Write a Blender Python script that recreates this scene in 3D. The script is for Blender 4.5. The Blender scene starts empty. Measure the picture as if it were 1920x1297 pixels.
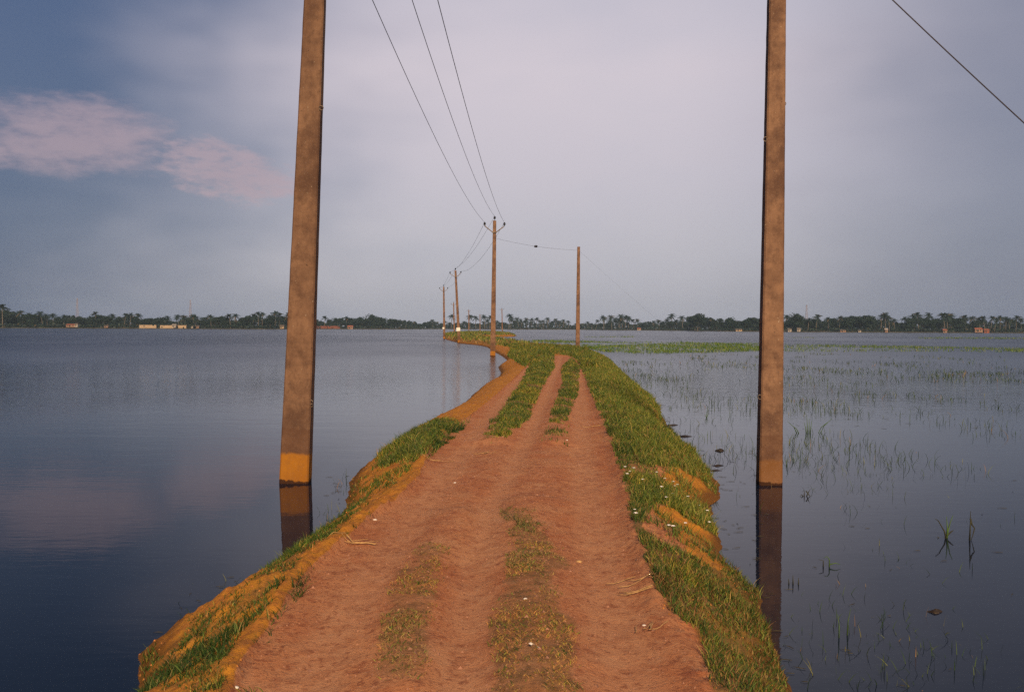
import bpy, math, random
import numpy as np
from mathutils import Matrix, Vector

random.seed(7)
rng = np.random.default_rng(11)
scene = bpy.context.scene
COL = scene.collection
R = math.radians

# ------------------------------------------------------------------ camera
H_EYE = 1.95
F = 32.0 / 36.0 * 1920.0
PITCH, ROLL = R(1.158), R(0.30)
M = Matrix.Rotation(R(90) - PITCH, 3, 'X') @ Matrix.Rotation(ROLL, 3, 'Z')
cam_d = bpy.data.cameras.new('camera')
cam_d.sensor_width = 36.0
cam_d.lens = 32.0
cam_d.clip_start = 0.05
cam_d.clip_end = 9000.0
cam = bpy.data.objects.new('camera', cam_d)
COL.objects.link(cam)
cam.matrix_world = Matrix.Translation((0, 0, H_EYE)) @ M.to_4x4()
scene.camera = cam
MN = np.array(M)


def ray(px, py):
    v = MN @ np.array([(px - 960.0) / F, -(py - 648.5) / F, -1.0])
    return v


def at(px, py, z=0.0):
    """photo pixel -> world point on the level z"""
    v = ray(px, py)
    t = (z - H_EYE) / v[2]
    return np.array([v[0] * t, v[1] * t, z])


def at_depth(px, py, d):
    """photo pixel -> world point at forward distance d"""
    v = ray(px, py)
    t = d / v[1]
    return np.array([v[0] * t, d, H_EYE + v[2] * t])


def project(p):
    q = (np.asarray(p) - np.array([0, 0, H_EYE])) @ MN
    w = np.maximum(-q[..., 2], 1e-3)
    return 960.0 + F * q[..., 0] / w, 648.5 - F * q[..., 1] / w


# ------------------------------------------------------------------ numpy noise
_perm = rng.random((256, 256))


def vnoise(x, y):
    xi = np.floor(x).astype(int); yi = np.floor(y).astype(int)
    fx = x - xi; fy = y - yi
    fx = fx * fx * (3 - 2 * fx); fy = fy * fy * (3 - 2 * fy)
    a = _perm[xi % 256, yi % 256]; b = _perm[(xi + 1) % 256, yi % 256]
    c = _perm[xi % 256, (yi + 1) % 256]; d = _perm[(xi + 1) % 256, (yi + 1) % 256]
    return (a * (1 - fx) + b * fx) * (1 - fy) + (c * (1 - fx) + d * fx) * fy


def fbm(x, y, o=4):
    s = 0; a = 0.5; t = 0
    for k in range(o):
        s = s + a * vnoise(x * 2 ** k + 17.3 * k, y * 2 ** k + 9.1 * k); t += a; a *= 0.5
    return s / t - 0.5


def smooth(a, b, x):
    t = np.clip((x - a) / (b - a), 0, 1)
    return t * t * (3 - 2 * t)


def inside(poly, x, y):
    poly = np.asarray(poly, float)
    res = np.zeros(np.shape(x), bool)
    n = len(poly)
    for i in range(n):
        x0, y0 = poly[i][:2]; x1, y1 = poly[(i + 1) % n][:2]
        if y0 == y1:
            continue
        c = ((y0 > y) != (y1 > y)) & (x < (x1 - x0) * (y - y0) / (y1 - y0) + x0)
        res ^= c
    return res


def seg_dist(pts, x, y, closed=False):
    pts = np.asarray(pts, float)
    best = np.full(np.shape(x), 1e9)
    n = len(pts)
    for i in range(n if closed else n - 1):
        a = pts[i][:2]; b = pts[(i + 1) % n][:2]
        d = b - a
        L = d @ d
        if L < 1e-9:
            continue
        t = np.clip(((x - a[0]) * d[0] + (y - a[1]) * d[1]) / L, 0, 1)
        best = np.minimum(best, (x - a[0] - t * d[0]) ** 2 + (y - a[1] - t * d[1]) ** 2)
    return np.sqrt(best)


# ------------------------------------------------------------------ object helpers
def tag(o, label=None, cat=None, group=None, kind=None):
    if label: o['label'] = label
    if cat: o['category'] = cat
    if group: o['group'] = group
    if kind: o['kind'] = kind
    return o


def empty(name, loc=(0, 0, 0), rotz=0.0):
    o = bpy.data.objects.new(name, None)
    o.empty_display_size = 0.2
    COL.objects.link(o)
    o.location = loc
    o.rotation_euler = (0, 0, rotz)
    return o


def link_mesh(name, me, parent=None):
    o = bpy.data.objects.new(name, me)
    COL.objects.link(o)
    if parent: o.parent = parent
    return o


def mesh_np(name, V, loops, starts, totals, mat, parent=None, smooth_shade=False, attrs=None, mat_index=None):
    me = bpy.data.meshes.new(name)
    V = np.asarray(V, np.float32)
    me.vertices.add(len(V)); me.vertices.foreach_set('co', V.ravel())
    me.loops.add(len(loops)); me.loops.foreach_set('vertex_index', np.asarray(loops, np.int32))
    me.polygons.add(len(starts))
    me.polygons.foreach_set('loop_start', np.asarray(starts, np.int32))
    me.polygons.foreach_set('loop_total', np.asarray(totals, np.int32))
    for k, v in (attrs or {}).items():
        v = np.asarray(v, np.float32)
        if v.ndim == 1:
            a = me.attributes.new(k, 'FLOAT', 'POINT'); a.data.foreach_set('value', v)
        else:
            a = me.attributes.new(k, 'FLOAT_COLOR', 'POINT')
            if v.shape[1] == 3:
                v = np.concatenate([v, np.ones((len(v), 1), np.float32)], 1)
            a.data.foreach_set('color', v.ravel())
    for m in (mat if isinstance(mat, (list, tuple)) else [mat]):
        me.materials.append(m)
    if mat_index is not None:
        me.polygons.foreach_set('material_index', np.asarray(mat_index, np.int32))
    me.update(calc_edges=True)
    me.polygons.foreach_set('use_smooth', np.full(len(starts), smooth_shade, bool))
    return link_mesh(name, me, parent)


class MB:
    """collects simple shapes into one mesh"""
    def __init__(s):
        s.v = []; s.f = []

    def quadstrip(s, rings, closed=True, caps=True):
        b = len(s.v); n = len(rings[0])
        for r in rings: s.v += [tuple(p) for p in r]
        for i in range(len(rings) - 1):
            for j in range(n if closed else n - 1):
                k = (j + 1) % n
                s.f.append((b + i * n + j, b + i * n + k, b + (i + 1) * n + k, b + (i + 1) * n + j))
        if caps and closed:
            s.f.append(tuple(b + j for j in reversed(range(n))))
            s.f.append(tuple(b + (len(rings) - 1) * n + j for j in range(n)))

    def box(s, c, d, rot=None):
        c = Vector(c)
        rings = []
        for z in (-1, 1):
            r = []
            for x, y in ((-1, -1), (1, -1), (1, 1), (-1, 1)):
                p = Vector((x * d[0] / 2, y * d[1] / 2, z * d[2] / 2))
                if rot is not None: p = rot @ p
                r.append(c + p)
            rings.append(r)
        s.quadstrip(rings)

    def tube(s, pts, rad, n=8):
        pts = [Vector(p) for p in pts]
        if not isinstance(rad, (list, tuple)): rad = [rad] * len(pts)
        rings = []
        for i, p in enumerate(pts):
            t = (pts[min(i + 1, len(pts) - 1)] - pts[max(i - 1, 0)]).normalized()
            a = t.cross(Vector((0, 0, 1)) if abs(t.z) < 0.9 else Vector((1, 0, 0))).normalized()
            b = t.cross(a)
            rings.append([p + (a * math.cos(2 * math.pi * k / n) - b * math.sin(2 * math.pi * k / n)) * rad[i] for k in range(n)])
        s.quadstrip(rings)

    def lathe(s, prof, c=(0, 0, 0), n=12):
        c = Vector(c)
        s.quadstrip([[c + Vector((r * math.cos(2 * math.pi * k / n), r * math.sin(2 * math.pi * k / n), z)) for k in range(n)] for r, z in prof])

    def build(s, name, mat, parent=None, smooth_shade=False):
        me = bpy.data.meshes.new(name)
        me.from_pydata([tuple(p) for p in s.v], [], s.f)
        me.materials.append(mat)
        if smooth_shade:
            me.polygons.foreach_set('use_smooth', [True] * len(me.polygons))
        me.update()
        return link_mesh(name, me, parent)


def dup(root, loc=None, rotz=None, scale=None):
    r = root.copy(); COL.objects.link(r)
    if loc is not None: r.location = loc
    if rotz is not None: r.rotation_euler = (0, 0, rotz)
    if scale is not None: r.scale = scale
    for ch in list(root.children):
        c = ch.copy(); COL.objects.link(c); c.parent = r
        for g in ch.children:
            d = g.copy(); COL.objects.link(d); d.parent = c
    return r


# ------------------------------------------------------------------ material helpers
class NT:
    def __init__(s, tree):
        s.t = tree; s.n = tree.nodes; s.l = tree.links

    def node(s, typ, **kw):
        n = s.n.new(typ)
        for k, v in kw.items(): setattr(n, k, v)
        return n

    def put(s, sock, v):
        if hasattr(v, 'is_output') or isinstance(v, bpy.types.NodeSocket): s.l.new(v, sock)
        else: sock.default_value = v

    def math(s, op, a, b=0.0, c=None):
        n = s.node('ShaderNodeMath', operation=op)
        s.put(n.inputs[0], a); s.put(n.inputs[1], b)
        if c is not None: s.put(n.inputs[2], c)
        return n.outputs[0]

    def maprange(s, v, a, b, c=0.0, d=1.0, kind='SMOOTHSTEP'):
        n = s.node('ShaderNodeMapRange', interpolation_type=kind)
        s.put(n.inputs[0], v)
        for i, q in enumerate((a, b, c, d)): s.put(n.inputs[1 + i], q)
        return n.outputs[0]

    def mix(s, f, a, b, blend='MIX'):
        n = s.node('ShaderNodeMix', data_type='RGBA', blend_type=blend)
        s.put(n.inputs[0], f)
        s.put(n.inputs[6], a if not isinstance(a, tuple) else (*a, 1)[:4])
        s.put(n.inputs[7], b if not isinstance(b, tuple) else (*b, 1)[:4])
        return n.outputs[2]

    def noise(s, vec, scale, detail=4.0, rough=0.55, dist=0.0):
        n = s.node('ShaderNodeTexNoise')
        if vec is not None: s.l.new(vec, n.inputs['Vector'])
        n.inputs['Scale'].default_value = scale
        n.inputs['Detail'].default_value = detail
        n.inputs['Roughness'].default_value = rough
        n.inputs['Distortion'].default_value = dist
        return n.outputs[0]

    def attr(s, name, out=2):
        n = s.node('ShaderNodeAttribute'); n.attribute_name = name
        return n.outputs[out]

    def mapping(s, vec, scale=(1, 1, 1), loc=(0, 0, 0)):
        n = s.node('ShaderNodeMapping')
        s.l.new(vec, n.inputs[0]); n.inputs['Scale'].default_value = scale; n.inputs['Location'].default_value = loc
        return n.outputs[0]


def new_mat(name):
    m = bpy.data.materials.new(name); m.use_nodes = True
    nt = NT(m.node_tree)
    b = nt.n['Principled BSDF']
    return m, nt, b


def plain(name, col, rough=0.8, var=0.25, scale=6.0, metallic=0.0, spec=0.3):
    m, nt, b = new_mat(name)
    tc = nt.node('ShaderNodeTexCoord')
    nz = nt.noise(tc.outputs['Object'], scale, 5.0)
    dark = tuple(c * (1 - var) for c in col); lite = tuple(min(1, c * (1 + var)) for c in col)
    nt.l.new(nt.mix(nt.maprange(nz, 0.3, 0.7), dark, lite), b.inputs['Base Color'])
    b.inputs['Roughness'].default_value = rough
    b.inputs['Metallic'].default_value = metallic
    b.inputs['Specular IOR Level'].default_value = spec
    return m


def blade_mat(name, rough=0.6, trans=0.25, var=0.2):
    m, nt, b = new_mat(name)
    c = nt.attr('tint', 0)
    nt.l.new(c, b.inputs['Base Color'])
    b.inputs['Roughness'].default_value = rough
    b.inputs['Specular IOR Level'].default_value = 0.25
    if trans > 0:
        tr = nt.node('ShaderNodeBsdfTranslucent'); nt.l.new(c, tr.inputs[0])
        mx = nt.node('ShaderNodeMixShader'); mx.inputs[0].default_value = trans
        nt.l.new(b.outputs[0], mx.inputs[1]); nt.l.new(tr.outputs[0], mx.inputs[2])
        nt.l.new(mx.outputs[0], nt.n['Material Output'].inputs[0])
    return m


# ------------------------------------------------------------------ sky, sun
SUN_EL, SUN_AZ = R(27), R(176)      # azimuth measured clockwise from +Y: behind the camera, a little to the right
world = bpy.data.worlds.new('World'); scene.world = world; world.use_nodes = True
w = NT(world.node_tree)
for n in list(w.n): w.n.remove(n)
out = w.node('ShaderNodeOutputWorld'); bg = w.node('ShaderNodeBackground')
SKY_S = 0.1
bg.inputs[1].default_value = SKY_S
w.l.new(bg.outputs[0], out.inputs[0])
sky = w.node('ShaderNodeTexSky', sky_type='NISHITA')
sky.sun_disc = False; sky.sun_elevation = SUN_EL; sky.sun_rotation = SUN_AZ
sky.air_density = 1.2; sky.dust_density = 2.5; sky.ozone_density = 1.0
tc = w.node('ShaderNodeTexCoord')
gen = tc.outputs['Generated']
sp = w.node('ShaderNodeSeparateXYZ'); w.l.new(gen, sp.inputs[0])
el = w.math('MULTIPLY', w.math('ARCSINE', sp.outputs[2]), 57.29578)
az = w.math('MULTIPLY', w.math('ARCTAN2', sp.outputs[0], sp.outputs[1]), 57.29578)
n_big = w.noise(w.mapping(gen, (2.2, 2.2, 5.0)), 1.6, 3.0)
n_mid = w.noise(w.mapping(gen, (3.0, 3.0, 9.0)), 3.0, 6.0, 0.6)
n_fine = w.noise(w.mapping(gen, (4.0, 4.0, 12.0), (3, 1, 0)), 7.0, 7.0, 0.62)
jit = w.math('MULTIPLY', w.math('SUBTRACT', n_big, 0.5), 22.0)
ramp = w.node('ShaderNodeValToRGB')
w.l.new(w.math('DIVIDE', el, 60.0), ramp.inputs[0])
cr = ramp.color_ramp
stops = [(0.0, (.43, .43, .49)), (0.05, (.49, .475, .54)), (0.16, (.61, .55, .61)), (0.26, (.70, .615, .665)), (0.36, (.60, .555, .63)), (0.75, (.28, .33, .48))]
cr.elements[0].position, cr.elements[0].color = stops[0][0], (*stops[0][1], 1)
cr.elements[1].position, cr.elements[1].color = stops[1][0], (*stops[1][1], 1)
for p, c in stops[2:]:
    e = cr.elements.new(p); e.color = (*c, 1)
base = ramp.outputs[0]
# streaky thin cloud variation
base = w.mix(w.math('MULTIPLY', w.maprange(n_mid, 0.36, 0.74), 0.06), base, (.62, .55, .62))
base = w.mix(w.math('MULTIPLY', w.maprange(n_big, 0.60, 0.30), 0.16), base, (.36, .40, .52))
# bank of blue cloud on the left, lighter shade of it far right
azl = w.math('ADD', w.math('ADD', az, jit), w.math('MULTIPLY', w.math('SUBTRACT', 9.0, el), 0.42))
left = w.maprange(azl, -3.0, -30.0)
dkl = w.mix(w.maprange(el, 6.0, 20.0), (.070, .105, .205), (.046, .088, .200))
base = w.mix(w.math('MULTIPLY', left, 0.96), base, dkl)
azr = w.math('ADD', az, w.math('MULTIPLY', jit, 0.6))
base = w.mix(w.math('MULTIPLY', w.maprange(azr, 9.0, 33.0), 0.80), base, (.13, .155, .245))


def blob(a0, e0, ra, re, tilt, lo, hi, shift):
    da = w.math('SUBTRACT', az, a0)
    de = w.math('SUBTRACT', w.math('SUBTRACT', el, e0), w.math('MULTIPLY', da, tilt))
    d2 = w.math('ADD', w.math('POWER', w.math('DIVIDE', da, ra), 2.0), w.math('POWER', w.math('ABSOLUTE', w.math('DIVIDE', de, re)), 2.0))
    g = w.math('SUBTRACT', 1.0, d2); n_cl = w.math('ADD', w.math('MULTIPLY', n_fine, .65), w.math('MULTIPLY', n_mid, .35))
    return w.maprange(w.math('ADD', g, w.math('MULTIPLY', w.math('SUBTRACT', n_cl, 0.5), shift)), lo, hi)


b1 = blob(-25.6, 10.5, 6.2, 2.7, 0.0, -0.05, 1.15, 2.7)
b2 = blob(-17.6, 9.2, 5.6, 2.0, -0.20, 0.1, 1.0, 4.4)
b3 = blob(-31.0, 9.2, 3.4, 1.2, -0.05, 0.1, 1.0, 2.4)
pk = w.math('MAXIMUM', w.math('MAXIMUM', b1, b2), b3)
base = w.mix(w.math('MULTIPLY', pk, 0.66), base, (.49, .345, .385))
scaled = w.node('ShaderNodeVectorMath', operation='SCALE')
w.l.new(base, scaled.inputs[0]); scaled.inputs['Scale'].default_value = 1.0 / SKY_S
final = w.mix(0.88, sky.outputs[0], scaled.outputs[0])
w.l.new(final, bg.inputs[0])

sun_d = bpy.data.lights.new('sun', 'SUN'); sun_d.energy = 4.9; sun_d.angle = R(4.0); sun_d.color = (1.0, 0.73, 0.45)
sun = bpy.data.objects.new('sun', sun_d); COL.objects.link(sun)
sdir = Vector((math.sin(SUN_AZ) * math.cos(SUN_EL), math.cos(SUN_AZ) * math.cos(SUN_EL), math.sin(SUN_EL)))
sun.rotation_euler = sdir.to_track_quat('Z', 'Y').to_euler()
sun.location = (0, -20, 30)

scene.view_settings.view_transform = 'Standard'
scene.view_settings.look = 'None'
scene.view_settings.exposure = 0.0
scene.view_settings.gamma = 1.0

# ------------------------------------------------------------------ causeway outline traced on the water level
WL = [(265, 1297), (272, 1225), (300, 1196), (330, 1180), (385, 1150), (440, 1115), (500, 1075), (560, 1030), (600, 1003), (640, 972), (652, 945),
      (657, 915), (660, 896), (684, 878), (714, 857), (740, 836), (771, 812), (818, 790), (857, 768), (877, 750), (893, 735), (902, 727), (912, 724), (929, 716),
      (940, 699), (936, 692), (934, 688), (944, 681), (952, 676), (942, 668), (931, 662), (914, 651), (902, 648), (880, 645.5), (862, 644), (850, 640.5), (837, 637), (830, 631)]
HOOK = [(832, 627.5), (842, 625), (870, 623.2), (905, 622.6), (935, 623.4), (958, 626), (969, 629.5), (964, 631.2), (940, 631.4), (912, 631.8), (894, 632.6), (908, 634.6), (926, 637),
        (961, 641.5), (1005, 649)]
WR = [(1060, 654.5), (1089, 657), (1118, 665), (1147, 678), (1168, 701), (1189, 722), (1225, 748), (1244, 783), (1252, 803), (1278, 830),
      (1304, 853), (1328, 884), (1344, 905), (1349, 922), (1342, 938), (1332, 951), (1330, 971), (1340, 995), (1351, 1016), (1343, 1036), (1372, 1066), (1406, 1096), (1430, 1146), (1453, 1197), (1467, 1248), (1477, 1297)]
land = [np.array([-2.4, -9.0, 0]), np.array([-2.15, 1.0, 0])] + [at(*p) for p in WL + HOOK + WR] + [np.array([1.55, 1.0, 0]), np.array([1.7, -9.0, 0])]
LAND = np.array(land)[:, :2]
# road edges traced on the road level
ZR = 0.40
CL = [(432, 1295), (450, 1255), (467, 1221), (494, 1187), (525, 1145), (549, 1104), (584, 1066), (611, 1042), (646, 1018), (670, 991), (694, 967),
      (735, 942), (762, 918), (787, 891), (797, 867), (803, 847), (822, 823), (850, 803), (885, 778), (925, 745), (962, 712), (990, 683), (1008, 666)]
CR = [(1345, 1297), (1332, 1214), (1308, 1180), (1258, 1146), (1240, 1105), (1227, 1062), (1197, 995), (1184, 934), (1170, 887), (1157, 851), (1142, 809), (1118, 751), (1105, 717), (1089, 680), (1072, 668)]
cl = np.array([[-1.35, -9], [-1.22, 1.0]] + [list(at(*p, ZR)[:2]) for p in CL])
crr = np.array([[0.9, -9], [0.86, 1.0]] + [list(at(*p, ZR)[:2]) for p in CR])
ROAD = np.concatenate([cl, crr[::-1]])
MOUND_A = np.array([at(x, y, ZR)[:2] for x, y in ((765, 1290), (770, 1180), (785, 1080), (815, 1020), (850, 960))])
MOUND_B = np.array([at(x, y, ZR)[:2] for x, y in ((1015, 1297), (1005, 1180), (1000, 1080), (985, 990), (985, 940))])
STRIP_L = np.array([at(x, y, ZR)[:2] for x, y in ((915, 825), (960, 780), (995, 720), (1020, 680), (1028, 664))])
TRACKS = [np.array([at(x, y, ZR)[:2] for x, y in q_]) for q_ in (
    ((540, 1320), (610, 1200), (690, 1090), (790, 950), (880, 830), (960, 730), (1000, 670)),
    ((868, 1320), (876, 1180), (890, 1060), (925, 940), (985, 830), (1020, 750), (1046, 685), (1052, 668)),
    ((1200, 1320), (1165, 1200), (1130, 1080), (1105, 960), (1092, 850), (1088, 760), (1084, 700)))]
STRIP_R = np.array([at(x, y, ZR)[:2] for x, y in ((1045, 830), (1050, 790), (1065, 735), (1075, 690), (1066, 672))])


def track_at(x, y):
    t = np.zeros(np.shape(x))
    for q_, w_ in zip(TRACKS, (.20, .15, .20)):
        t = np.maximum(t, np.exp(-((seg_dist(q_, x, y) + .05 * fbm(x * 3 + 8, y * 2, 2)) / w_) ** 2))
    return t


def terrain(x, y):
    d = seg_dist(LAND, x, y, True)
    d = np.where(inside(LAND, x, y), d, -d)
    fade = smooth(30, 8, y)
    d = d + 0.10 * fbm(x * 2.3, y * 2.3, 4) + 0.05 * fbm(x * 9, y * 9, 2) * fade
    t = np.clip(d / 0.88, 0, 1)
    up = 0.43 * (1 - (1 - t) ** 1.7)
    z = np.where(d > 0, up, np.maximum(-0.4, 0.42 * d))
    inroad = inside(ROAD, x, y)
    de = np.minimum(seg_dist(cl, x, y), seg_dist(crr, x, y))
    dr = np.where(inroad, de, -de)                  # >0 on the road
    lside = seg_dist(cl, x, y) < seg_dist(crr, x, y)
    r = np.where(lside, smooth(-.01, .045, dr), smooth(0.0, 0.16, dr))
    dl = seg_dist(cl, x, y)
    near = smooth(16, 11, y)
    # lip of pushed-up earth along the left edge
    lip = np.exp(-((np.where(inroad, dl, -dl) + 0.055) / 0.065) ** 2) * (0.026 + .07 * fbm(x * 7, y * 6, 4)) * near
    z = np.where(d > 0, z + lip, z)
    wheel = 0.0
    for ln, wd, hh in ((MOUND_A, .17, .035), (MOUND_B, .24, .05), (STRIP_L, .3, .07), (STRIP_R, .28, .06)):
        wheel = wheel + np.exp(-(seg_dist(ln, x, y) / wd) ** 2) * hh
    tk = track_at(x, y)
    zr = 0.395 + wheel - 0.032 * tk + 0.03 * fbm(x * 0.9 + 40, y * 0.5, 3)
    z = z * (1 - r) + zr * r
    amp = np.clip(d / 0.25, 0, 1)
    bank = (1 - r) * np.clip(d / .1, 0, 1)
    z = z + bank * (0.05 * fbm(x * 4 + 3, y * 3.4, 4) + .085 * np.abs(fbm(x * 12, y * 10, 4)) * fade)
    z = z + amp * (0.012 * fbm(x * 5, y * 5, 4) + 0.004 * fbm(x * 21, y * 16, 3) * fade)
    return z, d, dr, r


# rows
ys = [-8.0]
while ys[-1] < 2.2: ys.append(ys[-1] + 0.12)
while ys[-1] < 460: ys.append(ys[-1] + max(0.022, ys[-1] * 0.0058))
ys = np.array(ys)
lo = np.full(len(ys), 1e9); hi = np.full(len(ys), -1e9)
dense = []
for i in range(len(LAND)):
    a = LAND[i]; b = LAND[(i + 1) % len(LAND)]
    n = int(np.hypot(*(b - a)) / 0.1) + 2
    for t in np.linspace(0, 1, n): dense.append(a + (b - a) * t)
dense = np.array(dense)
for i, y in enumerate(ys):
    wnd = max(0.35, y * 0.02)
    m = np.abs(dense[:, 1] - y) < wnd
    if m.any(): lo[i] = dense[m, 0].min(); hi[i] = dense[m, 0].max()
ok = lo < 1e8
ys, lo, hi = ys[ok], lo[ok], hi[ok]
k = 15
kern = np.ones(k) / k
lo = np.convolve(np.pad(lo, k // 2, mode='edge'), kern, 'valid') - 0.45
hi = np.convolve(np.pad(hi, k // 2, mode='edge'), kern, 'valid') + 0.45
NC = 300
u = np.linspace(0, 1, NC)
GX = lo[:, None] + (hi - lo)[:, None] * u[None]
GY = np.repeat(ys[:, None], NC, 1)
GZ, GD, GDR, GR = terrain(GX, GY)

# plant zones in photo pixels: polygon, cover, height (m), mix (dark, mid, yellow, dry)
OR1 = [(1228, 872), (1300, 882), (1350, 903), (1362, 925), (1337, 978), (1292, 972), (1264, 932), (1242, 905)]
OR2 = [(1225, 942), (1262, 955), (1300, 985), (1330, 1000), (1362, 1012), (1352, 1040), (1388, 1078), (1330, 1062), (1226, 1014), (1203, 986)]
OR3 = [(1222, 763), (1246, 785), (1256, 808), (1246, 806), (1230, 785)]
VERGE_R = [(x - 9 * (y - 600) / 700 - 3, y) for x, y in CR[::-1]] + [(1325, 1310), (1490, 1310)] + [(x + 6, y - 4) for x, y in WR[::-1]][:-1]
ZONES = [
    ('verge', VERGE_R, .80, (.05, .145), (.36, .33, .18, .13)),
    ('bank', [(771, 808), (830, 783), (880, 790), (862, 812), (812, 842), (776, 866), (735, 876), (690, 884), (712, 852)], .84, (.05, .12), (.26, .38, .28, .08)),
    ('bank', [(655, 905), (690, 884), (776, 866), (770, 885), (720, 920), (670, 950), (648, 960), (650, 930)], .42, (.02, .07), (.5, .3, .1, .1)),
    ('bank', [(250, 1310), (262, 1225), (330, 1174), (440, 1108), (560, 1022), (640, 965), (700, 935), (640, 992), (560, 1062), (505, 1120), (455, 1190), (412, 1310)], .72, (.02, .07), (.62, .26, .06, .06)),
    ('strip', [(900, 828), (938, 832), (990, 788), (1016, 730), (1040, 690), (1040, 656), (1000, 660), (985, 700), (948, 758), (915, 800)], .86, (.04, .11), (.28, .36, .28, .08)),
    ('strip', [(1026, 795), (1064, 795), (1084, 740), (1088, 690), (1072, 668), (1052, 690), (1052, 722), (1038, 760)], .74, (.04, .10), (.36, .32, .22, .10)),
    ('strip', [(1015, 828), (1064, 838), (1066, 796), (1024, 800)], .35, (.05, .10), (.4, .3, .15, .15)),
    ('mound', [(690, 1275), (800, 1280), (832, 1090), (850, 1022), (788, 1016), (730, 1080)], .70, (.01, .035), (.20, .10, .18, .52)),
    ('mound', [(915, 1310), (1100, 1310), (1094, 1180), (1046, 1090), (1078, 1060), (1000, 950), (940, 955), (950, 1080), (918, 1130)], .74, (.01, .035), (.20, .10, .18, .52)),
    ('edge', [(432, 1310), (490, 1310), (500, 1215), (548, 1128), (600, 1080), (652, 1035), (705, 975), (735, 942), (690, 960), (640, 1012), (575, 1062), (520, 1140), (462, 1215)], .34, (.03, .09), (.68, .18, .04, .10)),
    ('edge', [(800, 862), (812, 838), (845, 812), (880, 792), (862, 815), (825, 845)], .7, (.06, .12), (.7, .2, .05, .05)),
    ('far', [(960, 652), (930, 646), (1000, 650), (1060, 650), (1100, 655), (1120, 690), (1092, 690), (1074, 668), (1040, 664), (1006, 667), (985, 690), (950, 668)], .9, (.16, .34), (.22, .40, .30, .08)),
]
SOFT = 5.0


def cover_at(P):
    px, py = project(P)
    s = np.clip(30.0 / np.maximum(P[..., 1], 3), 0.6, 8)
    jx = fbm(P[..., 0] * 3.5, P[..., 1] * 2.0, 3) * 22 * np.clip(s / 4, .15, 1.3)
    jy = fbm(P[..., 0] * 3.5 + 50, P[..., 1] * 2.0 + 9, 3) * 16 * np.clip(s / 4, .1, 1.3)
    px = px + jx; py = py + jy
    cov = np.zeros(px.shape); zid = np.full(px.shape, -1)
    nz = fbm(P[..., 0] * 6 + 5, P[..., 1] * 4, 3)
    for i, z in enumerate(ZONES):
        m = inside(z[1], px, py)
        ed = np.zeros(px.shape)
        if m.any(): ed[m] = seg_dist(z[1], px[m], py[m], True)
        e = smooth(-.62, .72, ed / (20.0 * np.clip(s / 3, .28, 1.6)) + nz * 1.5)
        cov = np.where(m, z[2] * e, cov); zid = np.where(m, i, zid)
    for o_, f_ in ((OR1, .42), (OR2, .25), (OR3, .3)):
        cov = np.where(inside(o_, px - .6 * jx, py - .6 * jy), cov * f_, cov)
    far = (P[..., 1] > 82)
    cov = np.where((zid == 0), np.minimum(1.0, cov * (1 + .35 * smooth(9.5, 8.0, P[..., 1]))), cov)
    return cov, zid, far


P3 = np.stack([GX, GY, GZ], -1)
cov, _, _ = cover_at(P3)
cov = np.where((GY > 82) & (GD > 0.2), 0.75, cov)
cov = np.where(GY < 3.0, 0, cov)
# orange wet earth: on the banks and on the far left shoulder
orange = np.clip(1 - smooth(-0.02, 0.03, GDR + .03 * fbm(GX * 9, GY * 7, 3)), 0, 1)
leftside = smooth(1.0, 0.25, seg_dist(np.array([at(x, y, .3)[:2] for x, y in ((870, 800), (925, 740), (965, 705), (985, 682))]), GX, GY))
rightside = (seg_dist(crr, GX, GY) < seg_dist(cl, GX, GY)) & (GY < 60)
orange = np.where(rightside, orange * smooth(.62, .40, GD), orange)
wet = smooth(0.24, 0.05, GD + .16 * fbm(GX * 7, GY * 5, 3))
trk = track_at(GX, GY) * GR

# ---- dirt / earth material
m_dirt, nt, b = new_mat('laterite_earth')
geo = nt.node('ShaderNodeNewGeometry'); pos = geo.outputs['Position']
n1 = nt.noise(pos, 1.6, 5.0, 0.6); n2 = nt.noise(pos, 9.0, 6.0, 0.65); n3 = nt.noise(pos, 42.0, 5.0, 0.7); n4 = nt.noise(nt.mapping(pos, (1, .9, 1), (7, 3, 0)), 4.0, 5.0, 0.6)
road = nt.mix(nt.maprange(n1, .35, .65), (.42, .150, .060), (.49, .208, .090))
road = nt.mix(nt.math('MULTIPLY', nt.maprange(n4, .5, .72), .55), road, (.50, .25, .125))
road = nt.mix(nt.math('MULTIPLY', nt.maprange(n2, .50, .66), .65), road, (.27, .080, .036))
road = nt.mix(nt.math('MULTIPLY', nt.maprange(n3, .54, .66), .80), road, (.18, .058, .030))
road = nt.mix(nt.math('MULTIPLY', nt.maprange(n3, .44, .30), .45), road, (.60, .33, .16))
n5 = nt.noise(nt.mapping(pos, (1, .8, 1), (3, 9, 2)), 21.0, 4.0, .7)
f_tr = nt.maprange(nt.math('ADD', nt.attr('track'), nt.math('MULTIPLY', nt.math('SUBTRACT', n4, .5), .8)), .25, .95)
road = nt.mix(nt.math('MULTIPLY', f_tr, .62), road, nt.mix(nt.maprange(n2, .4, .65), (.53, .255, .125), (.44, .19, .088)))
road = nt.mix(nt.math('MULTIPLY', nt.maprange(n5, .54, .65), .65), road, (.23, .070, .032))
road = nt.mix(nt.math('MULTIPLY', nt.maprange(n5, .42, .30), .35), road, (.55, .31, .165))
org = nt.mix(nt.maprange(n2, .35, .68), (.50, .21, .024), (.38, .145, .032))
org = nt.mix(nt.math('MULTIPLY', nt.maprange(n1, .5, .7), .5), org, (.36, .115, .030))
org = nt.mix(nt.math('MULTIPLY', nt.maprange(n3, .52, .66), .65), org, (.22, .080, .022))
f_or = nt.maprange(nt.math('ADD', nt.attr('orange'), nt.math('MULTIPLY', nt.math('SUBTRACT', n2, .5), .5)), .3, .7)
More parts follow.
